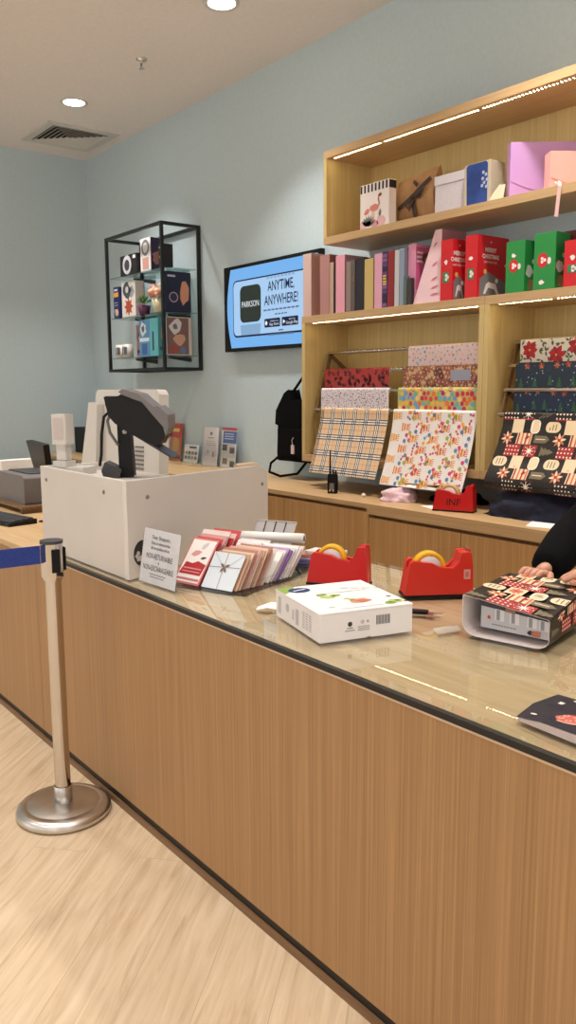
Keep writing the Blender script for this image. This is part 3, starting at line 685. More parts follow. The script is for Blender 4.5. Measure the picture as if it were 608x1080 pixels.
b.decal(F1(.004), circ(.592, .2, .015, 10, 1.1), lw); b.decal(F1(.004), [(.806, .183), (.806, .217), (.836, .2)], lw)
b.decal(F1(.0032), rect(tx, .14, .06, .01), txg); [b.decal(F1(.0032), rect(tx-.14+.04*k, .11, .032, .012), txg) for k in range(8)]
b.build('screen', tv)
# ================================================================== WALL RACK
RX0, RX1, RY0, RY1, RZ0, RZ1 = -7.40, -6.33, 3.575, 3.962, 1.715, 2.95
rk = thing('wall_rack', 'black metal framed wall rack with three glass shelves of boxed products', 'rack', (-6.865, YB, RZ0))
R0 = (-6.865, YB, RZ0); q = .026
b = MB()
for x in (RX0, RX1-q):
    for y in (RY0, RY1-q): b.box(x, x+q, y, y+q, RZ0, RZ1, M_blackm)
for z in (RZ0, RZ1-q):
    for y in (RY0, RY1-q): b.box(RX0+q, RX1-q, y, y+q, z, z+q, M_blackm)
    for x in (RX0, RX1-q): b.box(x, x+q, RY0+q, RY1-q, z, z+q, M_blackm)
b.build('frame', rk, M=W(R0))
RS = [1.845, 2.215, 2.585]
for z in RS:
    b = MB(); b.box(RX0+.03, RX1-.03, RY0+.03, RY1-.03, z-.008, z, M_shglass); g = b.build('glass_shelf', rk, M=W(R0))
    for x in (RX0+.25, RX1-.2):
        b = MB(); b.prism([(RY0+.16, z-.022), (RY0+.16, z-.009), (YB-.004, z-.009), (YB-.004, z-.05), (YB-.02, z-.05)], x, x+.008, M_dgrey, 'x'); b.build('bracket', rk, M=W(R0))
def prod(label, x, y, z, w, d, h, m, deco=None, cat='product box', name='product_box'):
    return gbox(name, label, cat, x, y, z+.0008, w, d, h, m, 0, 'products on the glass wall rack', deco)
def d_face(hair, bg, *extra):
    def f(b, F, R, w, d, h):
        b.decal(F, rect(w/2, h*.5, w*.9, h*.9), bg)
        F2 = lift(F, .0006); F3 = lift(F, .0012)
        b.decal(F2, blob(w*.5, h*.6, w*.3, 12, 1, .18), hair); b.decal(F3, circ(w*.5, h*.58, w*.16), P(222, 214, 206)); b.decal(F2, rect(w*.5, h*.18, w*.7, h*.1), extra[0] if extra else INK)
        b.decal(R, rect(d*.5, h*.5, d*.8, h*.8), bg)
    return f
# top shelf
prod('black product box with a large white oval, left on the top glass shelf', -7.20, 3.63, RS[2], .32, .1, .18, P(26, 24, 28), lambda b, F, R, w, d, h: (b.decal(F, circ(w*.42, h*.52, .085, 16, 1), P(190, 190, 196)), b.decal(lift(F, .0006), circ(w*.42, h*.5, .05, 14), P(60, 60, 66)), b.decal(F, rect(w*.86, h*.85, .05, .03), P(226, 226, 226))))
prod('tall white and purple product box in the middle of the top glass shelf', -6.86, 3.66, RS[2], .19, .13, .29, P(226, 224, 228), lambda b, F, R, w, d, h: (b.decal(F, circ(w*.5, h*.72, .07, 14), P(120, 120, 126)), b.decal(lift(F, .0006), circ(w*.5, h*.72, .045, 14), P(230, 230, 232)), b.decal(F, rect(w*.5, h*.25, w*.6, h*.35), P(200, 150, 140)), b.decal(R, rect(d/2, h/2, d*.98, h*.98), P(54, 36, 74)), b.decal(lift(R, .0006), blob(d*.5, h*.4, .05), P(170, 120, 110))))
prod('small black product box at the right end of the top glass shelf', -6.46, 3.62, RS[2], .09, .09, .19, P(24, 20, 22), lambda b, F, R, w, d, h: (b.decal(F, blob(w*.5, h*.45, .03), P(176, 120, 90)), b.decal(F, rect(w*.5, h*.86, w*.7, .012), P(200, 190, 180))))
# middle shelf
prod('dark blue product box with an orange band, left on the middle glass shelf', -7.36, 3.63, RS[1], .10, .08, .29, P(34, 44, 96), lambda b, F, R, w, d, h: (b.decal(F, rect(w/2, h*.75, w, h*.14), P(224, 160, 70)), b.decal(F, rect(w/2, h*.9, w*.7, h*.05), P(210, 214, 226)), b.decal(F, blob(w*.6, h*.2, .04), P(220, 180, 160)), b.decal(F, rect(w*.5, h*.5, w*.6, .006), P(200, 206, 220)), b.decal(F, rect(w*.5, h*.42, w*.6, .006), P(200, 206, 220))))
prod('white product box with a black and rust picture on the middle glass shelf', -7.24, 3.655, RS[1], .27, .09, .32, P(226, 216, 210), lambda b, F, R, w, d, h: (b.decal(F, blob(w*.4, h*.75, .07), P(80, 80, 90)), b.decal(F, blob(w*.75, h*.7, .05), P(150, 150, 160)), b.decal(F, star(w*.5, h*.3, .09, .05, 8), P(170, 76, 50)), b.decal(lift(F, .0006), circ(w*.4, h*.78, .03), P(220, 210, 210))))
prod('navy product box with a peach picture at the right end of the middle glass shelf', -6.43, 3.625, RS[1], .06, .255, .335, P(26, 28, 60), lambda b, F, R, w, d, h: (b.decal(R, blob(d*.74, h*.5, .045, 10, 2.4), P(214, 150, 120)), b.decal(R, circ(d*.32, h*.36, .045), P(190, 170, 170)), b.decal(lift(R, .0006), circ(d*.32, h*.36, .036), P(44, 44, 80)), b.decal(R, rect(d*.25, h*.89, d*.3, h*.05), P(190, 196, 216))))
def pot(label, x, y, z, r, h, m, kind):
    t = thing('flower_pot' if kind else 'potted_plant', label, 'flower pot', (x, y, z+.0008), 0, None)
    b = MB(); b.lathe([(.001, 0), (r*.72, 0), (r, h), (r*.92, h), (r*.86, h*.9), (.001, h*.9)], m, 20); b.build('pot', t)
    b = MB(); lf = [P(70, 110, 56), P(98, 136, 70)]; fl = [P(238, 178, 150), P(244, 206, 186), P(232, 150, 130)]
    for k in range(40 if kind else 26):
        a = random.uniform(0, 6.28); el = random.uniform(.3, 1.2); rr = r*random.uniform(.9, 1.5)
        rr = min(rr, r*(1.5 if kind else 1.1)); c = Vector((rr*math.cos(a)*math.cos(el), rr*math.sin(a)*math.cos(el), h+rr*math.sin(el)*(1.0 if kind else 1.2)))
        if kind: b.ball(c, random.uniform(.022, .034), random.choice(fl), 6)
        else:
            M = Matrix.Translation(c) @ Matrix.Rotation(a, 4, 'Z') @ Matrix.Rotation(-el, 4, 'Y'); b.add([M @ Vector(p) for p in ((-.03, 0, 0), (0, -.014, .004), (.03, 0, 0), (0, .014, .004))], [(0, 1, 2, 3)], random.choice(lf))
    b.build('flowers' if kind else 'leaves', t)
    if kind:
        b = MB()
        for k in range(8): a = k*.8; b.tube([(0, 0, h*.8), (r*.5*math.cos(a), r*.5*math.sin(a), h+r*.8)], .003, lf[0], 6)
        b.build('stems', t)
pot('peach flowers in a cream pot on the middle glass shelf', -6.62, 3.72, RS[1], .08, .13, P(216, 206, 170), 1)
pot('small green plant in a purple pot on the middle glass shelf', -6.85, 3.68, RS[1], .06, .085, P(92, 40, 80), 0)
# bottom shelf
def mug(label, x):
    t = thing('mug', label, 'mug', (x, 3.66, RS[0]+.0008), 0, 'white mugs on the glass wall rack')
    b = MB(); b.lathe([(.001, 0), (.044, 0), (.05, .004), (.05, .125), (.047, .125), (.046, .008), (.001, .008)], M_lgrey, 24)
    for a in (-1.9, -1.0): 
        b.add([((.0505)*math.cos(a+i*.12), .0505*math.sin(a+i*.12), z) for i in range(-3, 4) for z in (.03, .1)], [(2*i, 2*i+2, 2*i+3, 2*i+1) for i in range(6)], P(90, 90, 96))
    b.build('cup', t)
    b = MB(); b.tube([(-.049, 0, .1), (-.068, 0, .1), (-.078, 0, .07), (-.07, 0, .04), (-.049, 0, .03)], .005, M_lgrey, 8); b.build('handle', t)
mug('white mug with grey print at the left end of the bottom glass shelf', -7.30); mug('white mug with grey print, right one of the pair on the bottom glass shelf', -7.16)
prod('brown and white product box standing behind the mugs on the bottom glass shelf', -7.10, 3.72, RS[0], .14, .1, .31, P(206, 190, 186), d_face(P(90, 50, 50), P(170, 120, 116)))
prod('light blue product box in the middle of the bottom glass shelf', -6.93, 3.66, RS[0], .2, .1, .33, P(92, 140, 184), lambda b, F, R, w, d, h: (b.decal(F, blob(w*.4, h*.75, .06), P(216, 220, 226)), b.decal(lift(F, .0006), blob(w*.4, h*.75, .03), P(90, 96, 110)), b.decal(F, rect(w*.5, h*.46, w*.9, h*.1), P(206, 226, 236)), b.decal(F, rect(w*.5, h*.2, w*.5, h*.3), P(54, 96, 150))))
prod('teal product box with a peach patch beside the light blue one', -6.70, 3.645, RS[0], .15, .16, .33, P(98, 176, 184), lambda b, F, R, w, d, h: (b.decal(F, rect(w*.4, h*.4, .03, h*.5), P(40, 66, 86)), b.decal(R, blob(d*.5, h*.6, .05, 10, 1.3), P(222, 176, 150)), b.decal(R, rect(d*.5, h*.2, d*.8, .03), P(60, 120, 140))))
prod('brown photo printed product box at the right end of the bottom glass shelf', -6.43, 3.625, RS[0], .06, .255, .325, P(198, 186, 178), lambda b, F, R, w, d, h: (b.decal(R, rect(d*.45, h*.5, d*.85, h*.95), P(120, 92, 84)), b.decal(lift(R, .0006), blob(d*.4, h*.75, .06), P(206, 200, 200)), b.decal(lift(R, .0012), blob(d*.36, h*.74, .025), P(110, 100, 104)), b.decal(lift(R, .0006), blob(d*.5, h*.42, .05), P(196, 150, 126)), b.decal(lift(R, .0006), blob(d*.3, h*.15, .04), P(150, 70, 60)), b.decal(lift(R, .0006), blob(d*.65, h*.13, .03), P(96, 110, 150))))
# ================================================================== THINGS ON THE BACK COUNTER
t = thing('speaker', 'black box speaker in the far left corner of the back worktop', 'speaker', (-8.22, 3.78, BZ))
b = MB(); b.box(-.2, .2, -.14, .14, 0, .27, M_blackp); b.build('box', t, .006)
b = MB(); b.decal(fr_front(-.2, -.1405, 0), rect(.32, .23, .05, .035), M_lgrey); b.build('label_plate', t)
def leaflet(name, label, x, w, h, m, deco, y=3.90, tilt=.10, cat='leaflet'):
    t = thing(name, label, cat, (x, y, BZ+.0005))
    M = Matrix.Rotation(-tilt, 4, 'X')
    b = MB(); b.box(-w/2, w/2, -.001, .001, 0, h, m)
    F = fr_front(-w/2, -.001, 0); deco(b, F, w, h); b.build('sheet', t, M=M)
    b = MB(); b.box(-w/2-.004, w/2+.004, -.004, -.0025, 0, h*.6, M_acryl); b.box(-w/2-.004, w/2+.004, .002, .004, 0, h+.003, M_acryl); b.box(-w/2-.004, w/2+.004, -.03, .05, 0, .0015, M_acryl); b.build('stand', t, M=None)
def dl1(b, F, w, h):
    b.decal(F, rect(w/2, h*.8, w*.95, h*.35), P(200, 60, 44)); b.decal(F, blob(w*.5, h*.4, .07), P(232, 170, 70)); b.decal(lift(F, .0006), rect(w/2, h*.82, w*.6, .03), P(250, 220, 120)); b.decal(F, rect(w/2, h*.1, w*.9, h*.1), P(120, 40, 60))
leaflet('leaflet', 'red and orange promotional leaflet half hidden behind the till monitor', -6.76, .21, .35, P(214, 110, 60), dl1)
def dl2(b, F, w, h):
    cs = [P(60, 130, 180), P(80, 170, 150), P(220, 160, 60), P(90, 110, 150), P(200, 90, 80)]
    for r in range(2):
        for k in range(4): b.decal(F, rect(w*(.16+.23*k), h*(.28+.26*r), w*.17, h*.16), cs[(k+r*2) % 5])
    b.decal(F, rect(w*.6, h*.85, w*.5, h*.1), P(60, 60, 70))
leaflet('notice_card', 'small white card with coloured payment icons on the back worktop', -6.48, .24, .165, M_paper, dl2, tilt=.16, cat='card')
def dl3(b, F, w, h):
    b.decal(F, star(w*.5, h*.84, .022, .012, 6), P(80, 84, 84)); b.decal(F, rect(w/2, h*.73, w*.4, .007), P(150, 140, 140))
    for k in range(3): b.decal(F, rect(w*.5, h*(.64-.05*k), w*.6, .004), P(180, 172, 172))
    b.decal(F, blob(w*.35, h*.36, .018), P(196, 170, 170)); b.decal(F, rect(w*.7, h*.3, .03, .05), P(186, 160, 170))
leaflet('leaflet', 'tall white leaflet in a stand, left of the red and blue one', -6.09, .23, .335, P(232, 224, 226), dl3, y=3.86)
def dl4(b, F, w, h):
    b.decal(F, rect(w/2, h*.965, w, h*.07), P(196, 60, 70)); b.decal(F, rect(w*.55, h*.76, w*.9, h*.3), P(84, 110, 170))
    for k in range(3): b.decal(lift(F, .0006), rect(w*.5, h*(.84-.06*k), w*.6, .006), P(226, 232, 240))
    for u, v, c in ((.25, .5, P(90, 90, 96)), (.75, .44, P(120, 116, 116)), (.3, .16, P(140, 120, 110)), (.8, .1, P(80, 84, 90))): b.decal(F, rect(w*u, h*v, w*.32, h*.15), c)
leaflet('leaflet', 'tall leaflet with a red header, blue block and photos', -5.84, .225, .34, P(232, 228, 228), dl4, y=3.88)
# black backpack hanging on the side of the display cabinet
t = thing('backpack', 'black backpack hanging by its strap beside the left display bay', 'bag', (-4.78, 3.83, 1.02))
b = MB(); b.prism([(-.19, .05), (-.18, .0), (.21, 0), (.22, .05), (.22, .42), (.19, .45), (-.10, .45), (-.17, .42)], -.075, .09, M_cloth, 'y'); b.build('body', t, .03, 3)
b = MB(); b.prism([(-.15, .04), (.17, .04), (.17, .24), (-.15, .24)], -.1, -.072, M_cloth, 'y'); b.build('pocket', t, .012, 3)
b = MB(); b.prism([(-.22, .27), (-.15, .25), (-.02, .44), (-.05, .53), (-.11, .50), (-.21, .37)], -.07, .03, M_cloth, 'y'); b.build('shoulder_pad', t, .02, 3)
b = MB(); b.tube([(-.06, -.03, .50), (.06, -.01, .63), (.2, 0, .77), (.285, 0, .86)], .010, M_cloth, 8); b.tube([(.10, .0, .44), (.16, .01, .58), (.24, .01, .76), (.285, 0, .86)], .014, M_cloth, 8); b.build('strap', t)
b = MB(); b.tube([(-.19, -.02, .05), (-.29, -.06, -.03), (-.27, -.09, -.095), (-.12, -.1, -.115), (.06, -.08, -.085), (.16, -.05, .03)], .010, M_cloth, 8); b.build('waist_strap', t)
b = MB(); b.box(.02, .055, -.108, -.1015, .06, .125, P(214, 190, 196)); b.tube([(.035, -.104, .125), (.03, -.106, .16), (.045, -.104, .18)], .003, M_lgrey, 6); b.build('tag', t)
t = thing('hook', 'small steel hook on the side of the display bay holding the backpack', 'hook', (-4.45, 3.83, 1.76))
b = MB(); b.tube([(.008, 0, .14), (-.02, 0, .14), (-.035, 0, .125), (-.037, 0, .105), (-.03, 0, .098)], .004, M_steel, 8); b.build('hook_body', t)
# walkie-talkie
t = thing('walkie_talkie', 'black walkie-talkie with a long antenna standing on the back worktop', 'walkie-talkie', (-3.955, 3.43, BZ+.0005), math.radians(30))
b = MB(); b.prism([(-.028, 0), (.028, 0), (.03, .06), (.027, .125), (-.027, .125), (-.03, .06)], -.018, .018, M_blackp, 'y'); b.build('body', t, .004)
b = MB(); b.tube([(-.018, 0, .122), (-.018, 0, .15), (-.017, 0, .25), (-.016, 0, .275)], [.0065, .006, .0045, .004], M_blackp, 10); b.build('antenna', t)
for x in (.004, .02):
    b = MB(); b.lathe([(.001, .148), (.006, .148), (.0065, .1255)], M_blackp, 12, Matrix.Translation((x, 0, 0))); b.build('knob', t)
b = MB(); F = fr_front(-.03, -.0185, 0); b.decal(F, rect(.03, .045, .03, .045), M_grey); b.decal(lift(F, .0004), rect(.018, .02, .008, .012), P(214, 190, 150)); b.decal(lift(F, .0004), rect(.04, .02, .008, .012), P(214, 190, 150)); b.build('speaker_grille', t)
def crumple(name, label, cat, loc, sx, sy, sz, m, seed, part='cloth', rz=0, lump=.35, lv=4, m2=None):
    t = thing(name, label, cat, loc, rz); bm = bmesh.new(); bmesh.ops.create_icosphere(bm, subdivisions=lv, radius=1)
    from mathutils import noise
    for v in bm.verts:
        p = v.co.copy(); n = noise.noise(p*1.6+Vector((seed, 0, 0)))*lump+abs(noise.noise(p*3.3+Vector((0, seed, 0))))*lump*.7-abs(noise.noise(p*6+Vector((0, seed, 3))))*lump*.25
        p = p*(1+n); p.z = max(p.z, -.25)+.25
        v.co = Vector((p.x*sx, p.y*sy, p.z*sz))
    me = bpy.data.meshes.new(part); bm.to_mesh(me); bm.free(); me.materials.append(m)
    for p in me.polygons: p.use_smooth = True
    o = bpy.data.objects.new(part, me); COL.objects.link(o); o.parent = t
    return t
pinkm = noisy('pink cloth', S(236, 212, 218), S(220, 178, 192), 26, .85, .1)
crumple('cloth', 'crumpled pale pink cloth lying on the back worktop under the cake paper', 'cloth', (-3.44, 3.50, BZ+.0005), .115, .075, .062, pinkm, 3.1, rz=.5, lump=.42)
b = MB(); b.ball((0, 0, .012), .012, P(232, 222, 206), 6, (1.3, 1, 1)); o = b.build('paper_scrap'); o.location = (-3.70, 3.46, BZ); tag(o, 'tiny crumpled scrap left of the pink cloth', 'scrap')
crumple('jacket', 'folded dark navy jacket heaped under the black christmas paper', 'jacket', (-2.50, 3.60, BZ+.0005), .285, .15, .118, M_navy, 9.7, 'folded_cloth', rz=.12, lump=.34)
crumple('bag', 'black pouch lying behind the far tape dispenser', 'bag', (-3.17, 3.72, BZ+.0005), .16, .09, .06, M_cloth, 5.2, 'pouch', rz=.1, lump=.3)
def flat(name, label, cat, pts, z, m, th=.0012):
    b = MB(); cx = sum(p[0] for p in pts)/len(pts); cy = sum(p[1] for p in pts)/len(pts)
    b.prism([(p[0]-cx, p[1]-cy) for p in pts], 0, th, m); o = b.build(name); o.location = (cx, cy, z); return tag(o, label, cat)
flat('paper_sheet', 'white paper sheet under the far tape dispenser', 'paper', [(-3.21, 3.44), (-2.99, 3.36), (-2.90, 3.50), (-3.12, 3.58)], BZ+.0004, M_paper)
flat('paper_sheet', 'small white paper at the front edge of the back worktop, near the black sleeve', 'paper', [(-2.47, 3.46), (-2.40, 3.31), (-2.24, 3.36), (-2.30, 3.52)], BZ+.0004, M_paper)
# ================================================================== TAPE DISPENSERS
def dispenser(label, loc, rz, mred, s=1, tape=M_yel, text=None, sticker=False):
    t = thing('tape_dispenser', label, 'tape dispenser', loc, rz, 'red tape dispensers')
    L, w = .26*s, .086*s
    side = [(0, .0), (L, .0), (L*.985, .10*s), (L*.965, .152*s), (L*.93, .158*s), (L*.82, .155*s), (L*.785, .122*s), (L*.70, .098*s), (L*.5, .104*s), (L*.40, .118*s), (L*.12, .128*s), (L*.075, .118*s), (L*.04, .06*s)]
    z0 = .008
    b = MB()
    # body with a slot for the roll: two cheeks and a floor
    def sl(y0, y1, taper=0): b.prism([(x, z+z0) for x, z in side], y0, y1, mred, 'y')
    sl(-w/2, -w*.22); sl(w*.22, w/2)
    low = [(0.001, .0), (L-.001, .0), (L*.983, .10*s), (L*.963, .150*s), (L*.93, .156*s), (L*.82, .153*s), (L*.785, .12*s), (L*.70, .09*s), (L*.66, .05*s), (L*.5, .025*s), (L*.2, .025*s), (L*.10, .07*s), (L*.07, .1*s), (L*.04, .055*s)]
    b.prism([(x, z+z0) for x, z in low], -w*.22, w*.22, mred, 'y'); b.build('body', t, .004*s, 3)
    b = MB(); b.box(-.002, L+.002, -w/2-.002, w/2+.002, 0, z0-.0005, M_blackp); b.build('base_pad', t)
    c = Matrix.Translation((L*.38, 0, .096*s+z0)) @ Matrix.Rotation(PI/2, 4, 'X'); R = .062*s; h = w*.2
    b = MB(); b.lathe([(R*.74, -h), (R, -h), (R, h), (R*.74, h), (R*.74, -h)], tape, 40, c, True); rl = b.build('tape_roll', t)
    b = MB(); b.lathe([(.006, -h-.001), (R*.72, -h-.001), (R*.72, h+.001), (.006, h+.001)], M_core, 32, c, True); b.build('hub', t)
    b = MB(); b.box(L*.945, L*.975, -w*.22, w*.22, .154*s+z0, .166*s+z0, mred); b.box(L*.94, L*.944, -w*.2, w*.2, .154*s+z0, .171*s+z0, M_steel); b.build('cutter', t, .001)
    b = MB(); p = [(L*.38+R*.3, .10*s+z0+R*.955), (L*.945, .1712*s+z0)]; b.add([(p[0][0], -h*.9, p[0][1]), (p[0][0], h*.9, p[0][1]), (p[1][0], h*.9, p[1][1]), (p[1][0], -h*.9, p[1][1])], [(0, 1, 2, 3)], M_acryl); b.build('tape_tail', t)
    F = fr_front(0, -w/2-.0004, z0)
    if text:
        b = MB(); b.text(F, L*.52, .030*s, .062*s, text, P(60, 8, 14), bold=.012); b.build('marker_lettering', t)
    if sticker:
        b = MB(); b.decal(F, rect(L*.9, .075*s, .022, .032), P(214, 150, 140)); b.decal(lift(F, .0004), rect(L*.9, .075*s, .012, .018), P(190, 110, 110)); b.build('sticker', t)
    return t
dispenser('red tape dispenser nearer the card rack, behind the white box', (-2.20, 1.80, T+.0005), math.radians(36), M_red, .83)
dispenser('scuffed red tape dispenser between the white box and the wrapped present', (-1.86, 1.915, T+.0005), math.radians(58), M_red2, .88, sticker=True)
dispenser('red tape dispenser marked INF on the back worktop', (-3.05, 3.385, BZ+.002), math.radians(24), M_red, .86, tape=P(206, 170, 110), text='INF')
# ================================================================== WHITE SCREEN BOX ON THE COUNTER
cs = thing('counter_screen', 'white laminate screen with bolts around the till equipment on the counter', 'counter screen', (-2.9, 1.5, T))
OC = (-2.9, 1.5, T)
b = MB(); b.box(-3.415, -2.628, 1.315, 1.333, T+.0008, 1.232, M_white); b.build('front_panel', cs, .002, M=W(OC))
PL = .975; ang = math.atan2(.895, -.38)
Mp = Matrix.Translation((-2.62, 1.315, 0)) @ Matrix.Rotation(ang, 4, 'Z')
def outline(z0, z1a, z1b, L, r):
    pts = [(0, z0), (L, z0), (L, z1b-r)]
    for k in range(1, 9): a = PI/2*k/8; pts.append((L-r+r*math.cos(a), z1b-r+r*math.sin(a)))
    return pts+[(0, z1a)]
b = MB(); b.prism(outline(T+.0008, 1.232, 1.215, PL, .09), 0, .018, M_white, 'y', Mp); b.build('side_panel', cs, .002, M=W(OC))
b = MB(); pth = [(PL+.004, .03, 1.0)]+[(PL-.09+.094*math.cos(PI/2*k/8), .03, 1.125+.094*math.sin(PI/2*k/8)) for k in range(9)]+[(PL-.22, .03, 1.222)]
b.tube(pth, .011, M_pale, 10, Mp); b.build('edge_trim', cs, M=W(OC))
b = MB(); b.box(-3.415, -3.399, 1.334, 1.66, T+.0008, 1.232, M_white); b.build('side_panel', cs, .002, M=W(OC))
b = MB(); b.prism([(-3.398, 1.334), (-2.66, 1.334), (-2.80, 1.68), (-3.398, 1.68)], 1.182, 1.2, M_white); b.build('shelf', cs, M=W(OC))
def bolt(M):
    b = MB(); b.lathe([(.001, .005), (.006, .004), (.0085, 0)], M_grey, 14, M); b.build('bolt', cs, M=W(OC))
for x, z in ((-3.35, 1.178), (-2.80, 1.178)): bolt(Matrix.Translation((x, 1.3148, z)) @ Matrix.Rotation(PI/2, 4, 'X'))
for s, z in ((.115, 1.165), (.925, 1.13)): bolt(Mp @ Matrix.Translation((s, -.0002, z)) @ Matrix.Rotation(PI/2, 4, 'X'))
b = MB(); F = lambda u, v, e=.0008: Mp @ Vector((.075+u, -e, .965+v))
b.decal(F, circ(0, 0, .047, 24), P(40, 38, 40)); 
F2 = lambda u, v: F(u, v, .0014)
for k in range(9): b.decal(F2, blob(random.uniform(-.028, .028), random.uniform(-.028, .028), .010, 8), P(214, 210, 206))
b.build('round_sticker', cs, M=W(OC))
# customer display on a white post
t = thing('price_display', 'white customer display on a short post at the left corner of the white screen', 'display', (-3.325, 1.387, 1.2005), math.radians(30))
b = MB(); b.prism([(-.035, -.034), (.12, -.03), (.10, .09), (-.035, .07)], .0, .03, M_lgrey); b.prism([(-.035, -.035), (.035, -.035), (.035, .035), (-.035, .035)], .03, .055, M_lgrey); b.build('foot', t, .006)
b = MB(); b.box(-.025, .025, -.022, .022, .056, .135, M_lgrey); b.build('neck', t, .006)
b = MB(); b.prism([(-.036, -.032), (.036, -.032), (.036, .028), (-.036, .028)], .125, .25, M_lgrey); b.build('head', t, .006)
b = MB(); b.box(-.025, .025, -.0335, -.0323, .145, .235, P(190, 180, 176)); b.build('cover_plate', t)
# POS customer screen on black arm
pos = thing('card_terminal', 'black tilting touch screen on a post, in front of the white till monitor', 'till screen', (-3.045, 1.505, 1.2005), math.radians(52.2))
q = 1/258
def PX(pts, cx=131, cy=505): return [((x-cx)*q, (cy-y)*q) for x, y in pts]
b = MB(); b.prism(PX([(114, 497), (118, 488), (135, 496), (132, 505), (116, 504.5)]), -.05, .03, M_dgrey, 'y'); b.build('base', pos, .004)
b = MB(); b.prism(PX([(131, 505), (130, 440), (143, 440), (146, 504)]), -.02, .035, M_blackp, 'y'); b.build('post', pos, .006)
b = MB(); b.prism(PX([(126, 441), (122, 422), (136, 421), (140, 419), (160, 428), (181, 452), (183, 462), (178, 467), (176, 471), (165, 468), (146, 458), (132, 448)]), -.10, .09, M_blackp, 'y'); b.build('screen_back', pos, .008)
b = MB(); b.prism(PX([(137, 417), (141, 414), (157, 419), (172, 432), (176, 431), (186, 440), (186, 452), (183, 461), (181, 452), (160, 427), (140, 419.5)]), -.105, .10, M_grey, 'y'); b.build('screen_shell', pos, .005)
b = MB(); b.prism(PX([(144, 457), (146, 455.5), (190, 483), (189, 485)]), -.08, .08, M_dgrey, 'y'); b.build('screen_panel', pos, .001)
b = MB(); b.prism(PX([(121, 431), (121, 421), (135, 422), (134, 433)]), -.06, .06, M_dgrey, 'y'); b.build('hinge', pos, .006)
b = MB(); b.lathe([(.001, .006), (.009, .005), (.009, 0)], M_lgrey, 14, Matrix.Translation((*[(a) for a in (PX([(138, 457.5)])[0][0], -.0205)], PX([(138, 457.5)])[0][1])) @ Matrix.Rotation(PI/2, 4, 'X')); b.build('screw_cap', pos)
b = MB(); b.tube([(p[0], -.055, p[1]) for p in PX([(128, 434), (119, 442), (116, 460), (115, 480), (113, 492)])], .006, M_blackp, 8); b.build('cable', pos)
b = MB(); b.tube([(p[0], -.045, p[1]) for p in PX([(127, 436), (122, 446), (124, 458), (132, 471)])], .006, M_grey, 8); b.build('cable', pos)
# till monitor seen from behind
mo = thing('till_monitor', 'large off-white till monitor seen from behind, wider at its foot', 'monitor', (-3.93, 1.98, .861), math.radians(8))
b = MB(); b.prism([(-.31, .16), (.30, .14), (.29, .665), (.27, .69), (-.25, .69), (-.27, .665)], -.03, .03, M_lgrey, 'y', Matrix.Rotation(-.05, 4, 'X')); b.build('housing', mo, .012, 3)
b = MB(); b.prism([(-.36, .18), (-.2, .18), (-.19, .62), (-.27, .62)], -.075, -.031, M_lgrey, 'y', Matrix.Rotation(-.05, 4, 'X')); b.build('side_pod', mo, .014, 3)
b = MB(); b.box(-.19, .19, -.13, .13, 0, .03, M_lgrey); b.prism([(-.06, .03), (.06, .03), (.06, .3), (-.06, .3)], -.05, .04, M_lgrey, 'y'); b.build('foot', mo, .01)
b = MB()
for k in range(8): b.box(.10, .17, -.0355, -.0305, .24+.022*k, .249+.022*k, M_grey, Matrix.Rotation(-.05, 4, 'X'))
b.build('vent_slots', mo)
b = MB(); b.box(-.005, .20, -.033, -.0305, .655, .668, M_dgrey, Matrix.Rotation(-.05, 4, 'X')); b.build('latch', mo)
b = MB(); b.box(-.26, .25, .031, .034, .2, .66, M_blackp, Matrix.Rotation(-.05, 4, 'X')); b.build('screen', mo)
# ------------------------------------------------------------------ left desk
t = thing('printer', 'grey receipt printer on a wooden riser at the left edge', 'printer', (-4.82, 1.80, .9005), math.radians(0))
b = MB(); b.prism([(-.25, 0), (.2, 0), (.2, .155), (.16, .165), (-.25, .165)], -.12, .14, M_grey, 'y'); b.build('body', t, .01, 3)
b = MB(); b.box(-.22, .12, -.06, .10, .1655, .172, M_dgrey); b.build('lid', t, .004)
t = thing('riser', 'low wooden riser board under the grey printer', 'riser', (-4.84, 1.80, .8605))
b = MB(); b.box(-.32, .3, -.17, .2, .025, .0395, M_brown); b.box(-.3, -.28, -.16, .19, 0, .0245, M_brown); b.box(.26, .28, -.16, .19, 0, .0245, M_brown); b.build('board', t, .001)
t = thing('desk_monitor', 'dark monitor seen from behind, left of the white screen', 'monitor', (-5.42, 2.12, .8605), math.radians(-10))
b = MB(); b.prism([(-.30, .345), (.28, .345), (.22, .05), (-.14, .04), (-.19, .17)], -.02, .02, M_blackp, 'y', Matrix.Rotation(.12, 4, 'X')); b.build('screen_back', t, .006)
b = MB(); b.box(-.1, .1, -.08, .08, 0, .014, M_blackp); b.box(-.025, .025, .0, .03, .014, .1, M_blackp); b.build('stand', t, .004)
t = thing('paper_stack', 'white cardboard sheet tray behind the grey printer', 'paper', (-6.15, 2.02, .8605), math.radians(6))
b = MB(); b.box(-.45, .35, -.1, .12, 0, .09, P(120, 116, 114)); b.build('tray', t, .003)
b = MB(); b.prism([(-.46, .091), (.36, .091), (.36, .20), (.30, .205), (-.46, .13)], -.11, .13, M_paper, 'y'); b.build('sheets', t)
t = thing('keyboard', 'black computer keyboard on the desk at the left edge', 'keyboard', (-4.36, 1.465, .8605), math.radians(10))
b = MB(); b.prism([(-.08, 0), (.08, 0), (.08, .026), (-.08, .014)], -.24, .2, M_blackp, 'x'); b.build('case', t, .003)
for r in range(5):
    b = MB()
    for k in range(14): b.box(-.215+.029*k, -.190+.029*k, -.066+.027*r, -.043+.027*r, .0135+.0021*r, .025+.0021*r, M_dgrey)
    b.build('key_row', t, .0015)
t = thing('tape_box', 'small dark green box tucked beside the white screen', 'box', (-3.72, 1.62, .8605), .2)
